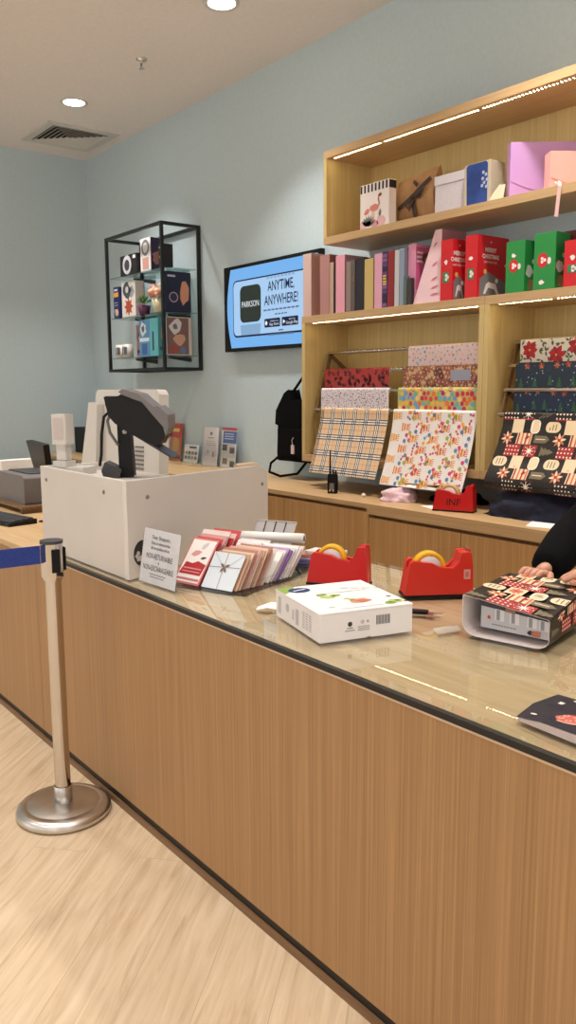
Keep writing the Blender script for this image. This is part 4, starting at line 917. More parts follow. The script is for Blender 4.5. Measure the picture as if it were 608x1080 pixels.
b = MB(); b.box(-.1, .1, -.06, .06, 0, .06, P(34, 66, 40)); b.decal(fr_front(-.1, -.0605, 0), blob(.07, .03, .02), P(70, 110, 70)); b.build('box', t, .003)
b = MB(); b.tube([(-4.2, 1.60, .866), (-4.0, 1.68, .9), (-3.9, 1.70, .93), (-3.82, 1.72, .90), (-3.78, 1.75, .868)], .005, M_blackp, 8); o = b.build('cable'); tag(o, 'thin black cable running from the keyboard behind the green box', 'cable')
# ================================================================== ON THE GLASS
sg = thing('sign_holder', 'clear acrylic sign reading non-returnable and non-exchangeable at the counter edge', 'sign', (-2.478, 1.346, T+.0005), math.radians(3))
Ms = Matrix.Rotation(-.17, 4, 'X')
b = MB(); b.box(-.116, .116, -.0045, -.003, .003, .195, M_acryl, Ms); b.box(-.116, .116, .001, .0025, .003, .195, M_acryl, Ms); b.box(-.116, .116, -.005, .016, 0, .0022, M_acryl); b.build('holder', sg)
b = MB(); b.box(-.114, .114, -.0022, .0003, .004, .193, P(226, 222, 226), Ms)
F = lambda u, v: Ms @ Vector((u, -.0028, v))
dk = P(70, 66, 78); md = P(130, 124, 134)
b.text(F, .0, .160, .0185, 'Dear Shoppers,', dk, bold=.012); b.text(F, 0, .141, .0155, 'Please be informed that', dk, bold=.01, sx=.8); b.text(F, 0, .124, .0150, 'all merchandise sold are', dk, bold=.008, sx=.8)
b.text(F, 0, .091, .0265, 'NON-RETURNABLE', dk, bold=.004, sx=fit('NON-RETURNABLE', .0265, .165, .004)); b.text(F, 0, .076, .013, '&', dk); b.text(F, 0, .050, .0265, 'NON-EXCHANGEABLE', dk, bold=.004, sx=fit('NON-EXCHANGEABLE', .0265, .192, .004))
for k in range(7): b.decal(F, rect(-.045+.015*k, .038, .012, .0035), md)
for k in range(6): b.decal(F, rect(-.04+.015*k, .029, .012, .0035), md)
b.build('notice', sg)
# card rack
rx, ry, rrz = -2.345, 1.43, math.radians(22)
rk = thing('card_rack', 'clear acrylic rack on the counter holding rows of greeting cards', 'rack', (rx, ry, T+.0005), rrz)
b = MB(); b.box(-.15, .19, 0, .49, 0, .003, M_acryl); b.box(-.15, .19, -.003, 0, 0, .012, M_acryl); b.box(-.153, -.15, 0, .49, 0, .04, M_acryl); b.box(.19, .193, 0, .49, 0, .04, M_acryl); b.build('tray', rk)
b = MB(); b.box(-.149, .189, .425, .428, .0035, .088, M_acryl); b.box(-.149, .189, .428, .485, .085, .088, M_acryl); b.box(-.149, .189, .482, .485, .0035, .0845, M_acryl); b.build('rear_step', rk)
Mr = Matrix.Translation((rx, ry, T+.0005)) @ Matrix.Rotation(rrz, 4, 'Z')
def card(name, label, cat, x, y, w, h, lean, yaw, m, deco=None, grp=None, th=.003, edge=None, z=.0058):
    loc = Mr @ Vector((x, y, z))
    t = thing(name, label, cat, loc, rrz+yaw, grp)
    M = Matrix.Rotation(-lean, 4, 'X')
    b = MB(); b.box(-w/2, w/2, -th/2, th/2, 0, h, m)
    if deco: deco(b, fr_front(-w/2, -th/2, 0), w, h)
    b.build('card', t, M=M); return t
rc = [P(196, 70, 74), P(206, 150, 150), P(222, 206, 200), P(180, 50, 56), P(226, 190, 186)]
def dc_red(b, F, w, h):
    b.decal(F, rect(w/2, h/2, w*.9, h*.92), P(236, 230, 226)); G, H = lift(F, .0005), lift(F, .0009)
    b.decal(G, [(w*.06, h*.2), (w*.9, h*.2), (w*.94, h*.44), (w*.6, h*.5), (w*.42, h*.44), (w*.16, h*.46)], P(178, 38, 48)); b.decal(H, rect(w*.5, h*.33, w*.7, h*.025), P(214, 150, 150)); b.decal(H, rect(w*.5, h*.26, w*.7, h*.02), P(214, 150, 150)); b.decal(G, rect(w*.5, h*.1, w*.86, h*.05), P(196, 120, 120)); b.decal(G, petal(w*.2, h*.62, .05, .012, .3), P(206, 150, 150)); b.decal(G, petal(w*.5, h*.75, .04, .010, .9), P(196, 196, 200)); b.decal(H, petal(w*.62, h*.56, .03, .005, .2), P(70, 66, 70))
G1 = 'red christmas cards in the left column of the card rack'; same1 = 'one of the red and white christmas cards behind the front one in the rack'
card('greeting_card', 'front red and white christmas card with a red shape, left column of the rack', 'greeting card', -.078, .035, .125, .18, .66, -.16, P(206, 120, 118), dc_red, G1)
for k in range(6): card('greeting_card', same1, 'greeting card', -.074+.004*k, .052+.015*k, .125, .18+.012*(k % 3), .64+.03*(k % 2), -.12+.05*(k % 3-1), rc[k % 5], None, G1)
def dc_env(b, F, w, h):
    G = lift(F, .0005); st = P(150, 126, 120)
    b.decal(F, [(0, h), (w*.5, h*.52), (w, h), (w*.97, h), (w*.5, h*.56), (w*.03, h)], P(176, 186, 196))
    b.decal(G, rect(w*.5, h*.6, w*1.0, .0022, .06), st); b.decal(G, rect(w*.48, h*.5, .0022, h*1.0, .05), st)
    for a in (.5, 2.6, 4.2, 5.3): b.decal(lift(F, .001), petal(w*.49, h*.6, .024, .005, a), P(120, 96, 92))
card('envelope', 'pale blue envelope tied with string at the front of the card rack', 'envelope', .062, .022, .135, .135, .62, -.1, P(208, 218, 226), dc_env)
G2 = 'kraft and pink cards in the right column of the card rack'; same2 = 'one of the kraft and pink cards standing right behind the pale blue envelope'
kc = [P(196, 156, 128), P(222, 198, 180), P(180, 130, 108), P(214, 170, 160), P(230, 216, 206)]
for k in range(10): card('greeting_card', same2, 'greeting card', .07+.003*k, .036+.0135*k, .14,   .136+.005*(k % 4), .62+.03*(k % 2), -.08+.02*(k % 3-1), kc[k % 5], None, G2)
G3 = 'plastic wrapped cards in the back rows of the card rack'; same3 = 'one of the plastic wrapped pale cards in the back rows of the rack'
wc = [P(230, 226, 228, .15), P(214, 204, 210, .15), P(240, 238, 236, .15), P(222, 212, 216, .15), P(216, 200, 186, .15)]
for k in range(9): card('greeting_card', same3, 'greeting card', -.05+.003*k, .175+.016*k, .135, .14+.005*(k % 3), .85, -.05+.03*(k % 3), wc[k % 5], None, G3, th=.006)
for k in range(8):
    purple = k in (2, 3)
    card('greeting_card', ('purple wrapped card standing fourth in the right back row of the rack' if k == 3 else 'lilac wrapped card standing third in the right back row of the rack') if purple else 'one of the plastic wrapped pale cards at the right of the back rows', 'greeting card', .10+.003*k, .185+.017*k, .135, .135+.005*(k % 3), .85, -.05+.03*(k % 3), (P(120, 84, 150) if k == 3 else P(170, 146, 190)) if purple else wc[(k+2) % 5], None, G3 if purple else 'plastic wrapped cards at the right of the card rack', th=.006)
loc = Mr @ Vector((-.05, .456, .0885))
t = thing('paper_tube', 'white paper tube lying on the back step of the card rack', 'tube', loc+Vector((0, 0, .02)), rrz+.25)
b = MB(); b.lathe([(.012, -.10), (.0195, -.10), (.0195, .19), (.012, .19)], M_paper, 20, Matrix.Rotation(PI/2, 4, 'Y')); b.build('tube', t)
b = MB(); b.lathe([(.001, -.1005), (.0118, -.1005), (.0118, -.09)], INK, 16, Matrix.Rotation(PI/2, 4, 'Y')); b.build('core', t)
t = thing('wire_holder', 'small leaning wire grid holder behind the wrapped cards', 'holder', Mr @ Vector((-.085, .585, .0005)), rrz+.1)
Mt = Matrix.Rotation(-.35, 4, 'X'); b = MB()
for k in range(5): b.tube([Mt @ Vector((-.09+.045*k, 0, .02)), Mt @ Vector((-.07+.045*k, 0, .15))], .0022, M_dgrey if 0 < k < 4 else M_lgrey, 6)
for k in range(3): b.tube([Mt @ Vector((-.09+.01*k, 0, .02+.065*k)), Mt @ Vector((.09+.01*k, 0, .02+.065*k))], .0022, M_dgrey if k == 1 else M_lgrey, 6)
b.tube([(-.09, 0, .02), (-.09, 0, .0025), (.09, 0, .0025), (.09, 0, .02)], .0022, M_lgrey, 6); b.tube([(-.09, 0, .0025), (-.09, .09, .0025), (.09, .09, .0025), (.09, 0, .0025)], .0022, M_lgrey, 6); b.build('wire_grid', t)
b = MB(); b.add([Mt @ Vector(p) for p in ((-.09, .002, .02), (.09, .002, .02), (.11, .002, .15), (-.07, .002, .15))], [(0, 1, 2, 3)], P(206, 204, 206)); b.build('backing', t)
# packs right of the rack
pc = [('blue flat packet at the bottom of the small heap right of the card rack', P(66, 70, 150), 0, 0, 0, .2), ('pale lilac packet second in the heap right of the card rack', P(170, 150, 196), .012, .02, .0125, -.1), ('salmon packet upper in the heap right of the card rack', P(206, 140, 120), -.01, .05, .025, .3), ('white packet on top of the heap right of the card rack', P(232, 222, 214), .02, .055, .0375, -.2)]
for lb, m, dx, dy, z, a in pc:
    t = thing('packet', lb, 'packet', (-2.425+dx, 2.0+dy, T+.0006+z), .6+a, 'packets heaped beside the card rack')
    b = MB(); b.prism([(-.075, -.04), (.075, -.045), (.07, .045), (-.072, .04)], 0, .0115, m); b.decal(fr_top(0, 0, .0115), rect(.01, 0, .06, .04), P(220, 200, 190)); b.build('packet', t, .003)
t = thing('acrylic_stand', 'empty clear acrylic stand beside the left tape dispenser', 'stand', (-2.255, 1.955, T+.0006), .7)
b = MB(); b.box(-.05, .05, -.0015, .0015, 0, .085, M_acryl); b.box(-.05, .05, -.05, -.0018, 0, .003, M_acryl); b.box(-.051, -.046, -.002, .002, 0, .086, P(226, 222, 206)); b.build('stand', t)
# crumpled paper scrap and keys
b = MB(); b.add([(-.045, -.01, .002), (-.01, -.025, .012), (.035, -.018, .001), (.045, .012, .016), (.0, .02, .018), (-.04, .018, .004)], [(0, 1, 4, 5), (1, 2, 3, 4)], M_paper); o = b.build('paper_scrap', solid=.001); o.location = (-1.99, 1.475, T+.0005); o.rotation_euler = (0, 0, .9); tag(o, 'folded white paper scrap on the glass, left of the white box', 'paper')
t = thing('keys', 'small bunch of dark keys behind the white box corner', 'keys', (-1.665, 1.80, T+.0005), .6)
b = MB(); b.box(-.035, .02, -.012, .012, .0, .012, M_blackp); b.build('fob', t, .003)
for a in (-.5, .2):
    b = MB(); M = Matrix.Rotation(a, 4, 'Z'); b.prism(circ(.03, 0, .011, 12)[:], .001, .0032, M_steel, 'z', M); b.box(.04, .065, -.003, .003, .001, .0032, M_steel, M); b.build('key', t)
# white printed box
wb = thing('carton', 'white product carton with a food picture on its lid, front of the glass counter', 'carton', (-1.628, 1.368, T+.0005), math.radians(75))
bw_, bd_, bh_ = .285, .31, .078
b = MB(); b.box(0, bw_, 0, bd_, 0, bh_, P(232, 228, 228))
Fs = fr_front(0, 0, 0); g1 = P(150, 146, 148)
for k in range(14): b.decal(Fs, rect(.172+.0031*k, .047, .0012+.0012*((k*7) % 3 == 0), .026), P(86, 82, 84))
b.decal(Fs, circ(.09, .044, .007), P(60, 58, 60)); b.decal(Fs, rect(.09, .033, .018, .003), g1); b.decal(Fs, rect(.09, .026, .03, .0025), g1)
b.decal(Fs, circ(.128, .047, .006, 10), P(190, 186, 188)); b.decal(Fs, circ(.144, .047, .004, 10), P(170, 166, 168))
for k in range(3): b.decal(Fs, rect(.132, .034-.005*k, .036, .002), g1)
b.decal(Fs, circ(.148, .002, .008, 10, .25), P(160, 140, 100))
Fl = plane((0, bd_, 0), (0, -1, 0), (0, 0, 1))
for k in range(3):
    for j in range(7): b.decal(Fl, rect(.205+.022*k, .06-.007*j, .015, .003), P(176, 172, 176))
b.decal(Fl, circ(.09, .045, .013, 12), P(188, 186, 190)); b.decal(Fl, rect(.13, .035, .012, .03), P(196, 194, 196)); b.decal(Fl, rect(.03, .04, .02, .05), P(190, 192, 188)); b.decal(Fl, rect(.16, .035, .02, .045), P(188, 184, 188))
b.build('carton_body', wb, .0015)
b = MB(); b.box(-.001, bw_+.001, -.001, bd_+.001, bh_+.0004, bh_+.0032, P(240, 238, 238))
Ft = fr_top(0, 0, bh_+.0032); Gt, Ht = lift(Ft, .0004), lift(Ft, .0008)
gr1, gr2 = P(140, 170, 70), P(186, 200, 120)
b.decal(Ft, [(.0, .31), (.0, .235), (.03, .262), (.06, .31)], gr1); b.decal(Gt, circ(.055, .262, .034, 20, .8), P(34, 56, 110)); b.decal(Ht, rect(.055, .262, .045, .008, .3), P(226, 230, 236))
for u, v, r, m in ((.10, .155, .022, gr2), (.125, .165, .016, gr1), (.09, .185, .018, gr1), (.14, .12, .01, gr2), (.255, .045, .026, gr2), (.23, .03, .018, gr1)): b.decal(Ft, blob(u, v, r, 10, .7), m)
b.decal(Gt, blob(.165, .085, .036, 14, .7, .2), P(222, 160, 130)); b.decal(Ht, blob(.17, .08, .022, 10, .6), P(200, 116, 92)); b.decal(Ht, blob(.15, .1, .012, 8), P(170, 150, 90))
b.decal(Ft, tri(.262, .10, .02, .018, .5), P(50, 62, 84)); b.decal(Gt, circ(.262, .045, .008, 10), P(70, 96, 50)); b.decal(Gt, circ(.28, .03, .006, 10), P(90, 110, 60))
for k in range(4): b.decal(Ft, rect(.19+.03*k, .235-.012*k, .026, .005, -.35), P(150, 150, 156))
b.decal(Ft, rect(.16, .195, .16, .004), P(160, 176, 150)); b.decal(Ft, rect(.14, .024, .13, .003), P(150, 150, 180)); b.decal(Ft, rect(.06, .05, .02, .006), P(160, 156, 160))
b.build('lid', wb)
# present being wrapped
pr = thing('wrapped_present', 'box half wrapped in black christmas paper under the hands of the person', 'present', (-1.452, 1.733, T+.0005), math.radians(12.6))
pw, pd, ph, R = .248, .285, .124, .040
def tubeprof(x0, x1, z0, z1, r, rt):
    pts = []
    for cx, cz, a0, rr in ((x0+r, z0+r, PI, r), (x1-r, z0+r, 1.5*PI, r), (x1-rt, z1-rt, 0, rt), (x0+rt, z1-rt, PI/2, rt)):
        for k in range(6): a = a0+PI/2*k/5; pts.append((cx+rr*math.cos(a), cz+rr*math.sin(a)))
    return pts
def sag_(v): return Vector((v.x, v.y, v.z-(.010+.032*min(max(v.x/pw, 0), 1))*(1-v.y/pd)*max(v.z, 0)/ph))
prof = tubeprof(0, pw, 0.0005, ph, R, .006); K = len(prof); inn = tubeprof(.0012, pw-.0012, .0017, ph-.0012, R, .006)
blk = P(34, 26, 24, .35); wht = P(226, 216, 214)
b = MB()
def ring(p, y): return [(x, y, z) for x, z in p]
vs = ring(prof, 0)+ring(prof, pd); b.add(vs, [(i, (i+1) % K, K+(i+1) % K, K+i) for i in range(K)], blk)
vs = ring(inn, 0)+ring(inn, pd); b.add(vs, [(i, K+i, K+(i+1) % K, (i+1) % K) for i in range(K)], wht)
vs = ring(prof, 0)+ring(inn, 0); b.add(vs, [(i, K+i, K+(i+1) % K, (i+1) % K) for i in range(K)], wht)
vs = ring(prof, pd); b.poly(vs, blk)
Ftp = fr_top(0, 0, ph); Frt = fr_right(pw, 0, R)
pat_xmas(b, lambda u, v, e=.0007: Ftp(u, v, e+.0002), pw, pd, .066, .05, .9)
pat_xmas(b, lambda u, v, e=.0007: Frt(u, v, e+.0002), pd, ph-R-.006, .074, .046, .8)
b.v = [sag_(v) for v in b.v]; b.build('christmas_paper', pr)
b = MB(); x0, x1, z0, z1, y0 = .034, pw-.008, .02, ph-.016, .045
b.box(x0, x1, y0, pd-.02, z0, z1, P(198, 200, 206))
Fi = fr_front(x0, y0, z0); w_, h_ = x1-x0, z1-z0; Gi, Hi = lift(Fi, .0005), lift(Fi, .001)
b.decal(Fi, rect(w_/2, h_*.88, w_, h_*.24), P(56, 50, 60))
for u in (.27, .48, .72, .88):
    b.decal(Gi, rect(w_*u, h_*.56, w_*.13, h_*.42), P(226, 226, 230)); b.decal(Hi, rect(w_*u-.004, h_*.56, w_*.05, h_*.38), P(150, 152, 158))
b.decal(Hi, rect(w_*.42, h_*.85, w_*.14, h_*.2), P(150, 110, 90)); b.decal(Hi, blob(w_*.78, h_*.16, .014, 9), P(196, 120, 90)); b.decal(Hi, blob(w_*.70, h_*.15, .008, 8), P(60, 40, 40))
for k in range(8): b.decal(Gi, rect(w_*.18+.009*k, h_*.18, .007, .003), P(90, 90, 100))
b.decal(Gi, blob(w_*.12, h_*.4, .006, 8), P(190, 60, 60)); b.v = [sag_(v) for v in b.v]; b.build('mug_set_box', pr)
# folded dark paper at the front right
fp = thing('folded_paper', 'folded dark navy gift wrap with a pink pattern at the front right of the counter', 'wrapping paper', (-.985, 1.352, T+.0005), math.radians(-3))
b = MB(); q = .42; d = .182
b.prism([(0, .0), (q, .0), (q, .003), (.02, .003)], .004, d, P(236, 226, 224), 'y')
lay = [(-.004, .0055), (.03, .012), (.10, .015), (q, .016)]
sl = lambda y: [(x, y, z) for x, z in lay]
vs = [(0, .0, .009), (.06, .0, .0175), (.14, .0, .02), (q, .0, .02), (-.03, d*.5, .007), (.05, d*.5, .015), (.14, d*.5, .018), (q, d*.5, .018), (-.036, d, .0045), (.05, d, .010), (.14, d, .012), (q, d, .012)]
fs = [(0, 1, 5, 4), (1, 2, 6, 5), (2, 3, 7, 6), (4, 5, 9, 8), (5, 6, 10, 9), (6, 7, 11, 10)]
nv_ = P(38, 38, 50, .4); b.add(vs, fs, nv_)
lo = [(x, y, max(.0035, z-.0015)) for x, y, z in vs]; b.add(lo, [f[::-1] for f in fs], wht)
b.add([(0, 0, .0075), (.06, 0, .016), (.14, 0, .0185), (q, 0, .0185), (q, .001, .0035), (.14, .001, .0035), (.06, .001, .0035), (.01, .001, .0035)], [(0, 1, 2, 3, 4, 5, 6, 7)], P(206, 190, 188))
def Fz(e):
    def f(u, v):
        ax = min(max((u+.03)/.17, 0), 1); ay = v/d; z = (.009+(.02-.009)*ax)*(1-ay)+(.0045+(.012-.0045)*ax)*ay
        return Vector((u, v, z+e+.0012))
    return f
pkk, rdd = P(236, 170, 150), P(206, 96, 86)
for u, v, r in ((.085, .06, .036), (.105, .115, .034), (.155, .075, .034), (.225, .11, .034), (.27, .055, .034)):
    b.decal(Fz(.0016), blob(u, v, r, 14, .8, .08), pkk); b.decal(Fz(.0022), blob(u, v, r*.84, 14, .78, .08), rdd)
    for k in range(5): b.decal(Fz(.0028), circ(u+r*.5*math.cos(k*1.26), v+r*.4*math.sin(k*1.26), r*.2, 8), pkk); b.decal(Fz(.0034), circ(u+r*.5*math.cos(k*1.26), v+r*.4*math.sin(k*1.26), r*.07, 6), INK)
for u, v in ((.02, .03), (.025, .165), (.15, .015), (.16, .17)): b.decal(Fz(.0016), circ(u, v, .008, 8, .6), P(226, 214, 206))
b.build('gift_wrap', fp)
flat('pale_strip', 'pale see-through strip lying flat on the glass beside the wrapped present', 'tape', [(-1.54, 1.71), (-1.49, 1.68), (-1.475, 1.76), (-1.515, 1.79)], T+.0003, mat('cloudy strip', S(226, 222, 214), .3, alpha=.3), .0004)  # thin, mostly transparent pale patch laid flat on the glass
# ================================================================== STANCHION
stn = thing('barrier_post', 'polished steel barrier post on a round base in front of the counter', 'barrier post', (-2.785, 1.10, 0))
b = MB(); b.lathe([(.001, .001), (.163, .001), (.170, .006), (.172, .018), (.166, .030), (.156, .036), (.135, .040), (.133, .0385), (.128, .0405), (.075, .045), (.04, .048), (.001, .048)], M_steel, 64); b.build('base', stn)
b = MB(); b.lathe([(.001, .046), (.0335, .046), (.0335, .105), (.031, .107), (.031, .108)], M_steel, 32); b.build('collar', stn)
b = MB(); b.lathe([(.0285, .1), (.0285, .90)], M_chrome, 40); b.build('pole', stn)
b = MB(); hexp = [(.041*math.cos(a), .041*math.sin(a)) for a in [PI/8+PI/4*k for k in range(8)]]
b.prism(hexp, .895, 1.015, M_chrome); b.prism([(x*.86, y*.86) for x, y in hexp], .885, .895, M_chrome); b.build('belt_head', stn, .002, M=Matrix.Rotation(.3, 4, 'Z'))
b = MB(); b.prism([(x*1.03, y*1.03) for x, y in hexp], 1.0155, 1.026, M_dgrey); b.build('cap', stn, .002, M=Matrix.Rotation(.3, 4, 'Z'))
bd = Vector((-.08, -1, 0)).normalized(); sd2 = Vector((-bd.y, bd.x, 0))
blue = noisy('blue webbing', S(34, 62, 150), S(26, 50, 128), 120, .6, .05)
b = MB()
p0 = bd*.042; p1 = bd*1.6
cv = [p0+sd2*.0012, p1+sd2*.0012, p1-sd2*.0012, p0-sd2*.0012]
b.prism([(p.x, p.y) for p in cv], .945, 1.01, blue); b.build('belt', stn)
for a in (0, 1, 2):
    an = math.atan2(bd.y, bd.x)+PI/2*(a+1); b = MB(); b.box(.0385, .046, -.015, .015, .915, .998, M_blackp); b.build('belt_slot', stn, .002, M=Matrix.Rotation(an, 4, 'Z'))
# ================================================================== CEILING FITTINGS
def downlight(x, y, label):
    t = thing('downlight', label, 'ceiling light', (x, y, ZC-.0005), 0, 'round ceiling downlights')
    b = MB(); b.lathe([(.088, -.004), (.105, -.010), (.112, -.006), (.114, 0), (.09, 0)], M_lgrey, 40); b.build('trim_ring', t)
    b = MB(); b.lathe([(.001, -.003), (.087, -.003)], M_lamp, 40, None, False); b.build('diffuser', t)
downlight(-6.97, 3.135, 'round recessed downlight nearer the corner, beside the air vent')
downlight(-4.69, 3.128, 'round recessed downlight cut by the top edge of the photo')
vt = thing('air_vent', 'square four-way white air vent in the ceiling near the corner', 'air vent', (-7.90, 3.495, ZC-.0005))
b = MB(); hw = .35
for k in range(4): b.prism([(-hw, -hw), (hw, -hw), (hw-.075, -hw+.075), (-hw+.075, -hw+.075)], -.012, 0, M_lgrey, 'z', Matrix.Rotation(PI/2*k, 4, 'Z'))
b.build('frame', vt)
b = MB(); b.box(-.276, .276, -.276, .276, -.002, -.0003, mat('vent dark', S(40, 34, 32), .8)); b.build('throat', vt)
for i in range(6):
    r0 = .268-.044*i; b = MB(); r1 = r0-.026
    for k in range(4): b.add([(-r0, -r0, -.018), (r0, -r0, -.018), (r1, -r1, -.004), (-r1, -r1, -.004)], [(0, 1, 2, 3)], M_lgrey, False, Matrix.Rotation(PI/2*k, 4, 'Z'))
    b.build('louvre', vt, solid=.002)
sp = thing('sprinkler', 'small pendent fire sprinkler on the ceiling', 'sprinkler', (-5.79, 3.146, ZC-.0005))
b = MB(); b.lathe([(.001, 0), (.042, 0), (.040, -.008), (.02, -.016), (.001, -.016)], M_steel, 24); b.build('escutcheon', sp)
b = MB(); b.lathe([(.001, -.016), (.012, -.016), (.010, -.045), (.001, -.045)], M_steel, 14)
for s in (-1, 1): b.tube([(s*.010, 0, -.03), (s*.018, 0, -.048), (.0, 0, -.068)], .0035, M_steel, 6)
b.lathe([(.001, -.066), (.022, -.068), (.022, -.071), (.001, -.071)], M_steel, 18); b.build('nozzle', sp)
# ================================================================== PERSON (behind the counter, mostly right of the frame)
def skin_mesh(chains, root, sub=2):
    """chains: list of lists of (point, radius); first point of later chains may equal an existing point"""
    vs, rad, es, idx = [], [], [], {}
    for ch in chains:
        last = None
        for p, r in ch:
            k = tuple(round(c, 4) for c in p)
            if k not in idx: idx[k] = len(vs); vs.append(p); rad.append(r)
            i = idx[k]
            if last is not None and last != i: es.append((last, i))
            last = i
    me = bpy.data.meshes.new('skin'); me.from_pydata(vs, es, [])
    o = bpy.data.objects.new('skin', me); COL.objects.link(o)
    m = o.modifiers.new('s', 'SKIN'); m.use_smooth_shade = True; m.branch_smoothing = .4
    sv = me.skin_vertices[0].data
    for i, r in enumerate(rad):
        rr = r if isinstance(r, tuple) else (r, r)
        sv[i].radius = rr; sv[i].use_root = (i == root)
    s = o.modifiers.new('u', 'SUBSURF'); s.levels = sub; s.render_levels = sub
    dg = bpy.context.evaluated_depsgraph_get(); dg.update()
    e = o.evaluated_get(dg).to_mesh(); out = ([v.co.copy() for v in e.vertices], [tuple(p.vertices) for p in e.polygons])
    o.evaluated_get(dg).to_mesh_clear(); bpy.data.objects.remove(o)
    return out
PO = Vector((-1.12, 2.66, 0))
pe = thing('person', 'person in a black top reaching both hands over the half wrapped present', 'person', PO)
def V3(x, y, z): return (x-PO.x, y-PO.y, z)
Sr, Er, Wr = V3(-1.30, 2.57, 1.36), V3(-1.525, 2.40, 1.10), V3(-1.462, 2.13, 1.004)
Sl, El, Wl = V3(-.93, 2.57, 1.36), V3(-.99, 2.36, 1.10), V3(-1.195, 2.11, 1.035)
ch, pl, nk = V3(-1.115, 2.61, 1.30), V3(-1.12, 2.68, .95), V3(-1.115, 2.565, 1.44)
mid = lambda a, b, t: tuple(a[i]+(b[i]-a[i])*t for i in range(3))
K1 = V3(-1.472, 2.088, .996); K2 = V3(-1.265, 2.055, 1.032)
chains = [
    [(pl, .09), (mid(pl, ch, .45), .085), (ch, .075), (nk, .05), (V3(-1.12, 2.545, 1.50), .052), (V3(-1.122, 2.525, 1.555), .06), (V3(-1.125, 2.52, 1.60), .07)],
    [(ch, .075), (Sr, .04), (mid(Sr, Er, .5), .05), (Er, .043), (mid(Er, Wr, .35), .043), (Wr, (.029, .024)), (K1, (.042, .017))],
    [(ch, .075), (Sl, .04), (mid(Sl, El, .5), .05), (El, .043), (mid(El, Wl, .35), .043), (Wl, (.029, .024)), (K2, (.038, .016))],
    [(pl, .09), (V3(-1.21, 2.68, .86), .095), (V3(-1.215, 2.68, .50), .062), (V3(-1.215, 2.70, .10), .042), (V3(-1.22, 2.56, .035), (.042, .03))],
    [(pl, .09), (V3(-1.03, 2.68, .86), .095), (V3(-1.025, 2.68, .50), .062), (V3(-1.025, 2.70, .10), .042), (V3(-1.02, 2.56, .035), (.042, .03))]]
bv, bf = skin_mesh(chains, 0)
def fing(pts, r0, r1):
    n = len(pts); return skin_mesh([[(p, r0+(r1-r0)*i/(n-1)) for i, p in enumerate(pts)]], 0, 2)
parts = []
for k in range(4):      # right hand: fingers curl down behind the present
    x = -1.503+.0195*k; l = (.82, .95, 1, .93)[k]
    parts.append(fing([V3(x+.006, 2.105, .998), V3(x, 2.076, 1.005), V3(x-.002, 2.060, .993), V3(x-.003, 2.056, .993-.026*l), V3(x-.003, 2.060, .993-.052*l)], .0105, .0075))
parts.append(fing([V3(-1.44, 2.115, .996), V3(-1.422, 2.092, .990), V3(-1.415, 2.078, .980), V3(-1.419, 2.072, .965)], .0125, .009))
for k in range(4):      # left hand: fingers lie on top of the present
    o = Vector((-.010, .017, 0))*(k-1.5)*1.05; l = (.92, 1, .95, .78)[3-k]
    base = Vector(V3(-1.265, 2.052, 1.034))-o
    d = Vector((-.86, -.42, 0)).normalized()
    parts.append(fing([tuple(base-d*.02), tuple(base+d*.008), tuple(base+d*.036*l+Vector((0, 0, .004))), tuple(base+d*.062*l+Vector((0, 0, -.010))), tuple(base+d*.080*l+Vector((0, 0, -.020)))], .0105, .0075))
parts.append(fing([V3(-1.225, 2.078, 1.026), V3(-1.245, 2.035, 1.020), V3(-1.275, 2.012, 1.014), V3(-1.298, 2.0, 1.012)], .0125, .009))
b = MB(); b.add(bv, bf, M_skin, True)
for v, f in parts: b.add(v, f, M_skin, True)
# head: skull, jaw and face
hc = Vector(V3(-1.125, 2.515, 1.625))
b.ball(hc+Vector((0, .012, .012)), .1, M_skin, 16, (.79, 1.0, 1.12)); b.ball(hc+Vector((0, -.022, -.05)), .07, M_skin, 14, (.84, .92, .98))
b.ball(hc+Vector((0, -.094, -.022)), .014, M_skin, 8, (.9, 1, 1.0)); b.ball(hc+Vector((0, -.086, -.004)), .011, M_skin, 8, (.7, .9, 2.0))
lip = P(176, 104, 96)
for sx in (-1, 1):
    b.ball(hc+Vector((sx*.080, .014, -.010)), .02, M_skin, 8, (.35, .8, 1.5)); b.ball(hc+Vector((sx*.029, -.0765, .006)), .0105, M_paper, 8, (1.25, .6, .7)); b.ball(hc+Vector((sx*.028, -.0815, .004)), .0048, INK, 6, (1, .6, 1))
    b.ball(hc+Vector((sx*.030, -.0795, .026)), .011, INK, 6, (1.5, .5, .25)); b.ball(hc+Vector((sx*.029, -.0775, .0135)), .0115, M_skin, 6, (1.3, .6, .35))
b.ball(hc+Vector((0, -.0835, -.058)), .012, lip, 8, (1.8, .5, .35)); b.ball(hc+Vector((0, -.0825, -.065)), .012, lip, 8, (1.5, .5, .4))
b.build('body', pe)
up_ = .016
tv_, tf_ = skin_mesh([
    [(V3(-1.12, 2.68, .83), .165), (mid(pl, ch, .2), .158), (mid(pl, ch, .8), .165), (V3(-1.115, 2.59, 1.385), .115), (V3(-1.115, 2.566, 1.455), .068)],
    [(mid(pl, ch, .8), .165), (Sr, .086), (mid(Sr, Er, .5), .076), (Er, .074), (mid(Er, Wr, .4), .076), (mid(Er, Wr, .85), .064), (mid(Wr, K1, .35), (.060, .048))],
    [(mid(pl, ch, .8), .165), (Sl, .086), (mid(Sl, El, .5), .076), (El, .068), (mid(El, Wl, .4), .060), (mid(El, Wl, .86), (.047, .043))]], 0)
b = MB(); b.add(tv_, tf_, M_cloth, True); b.build('top', pe)
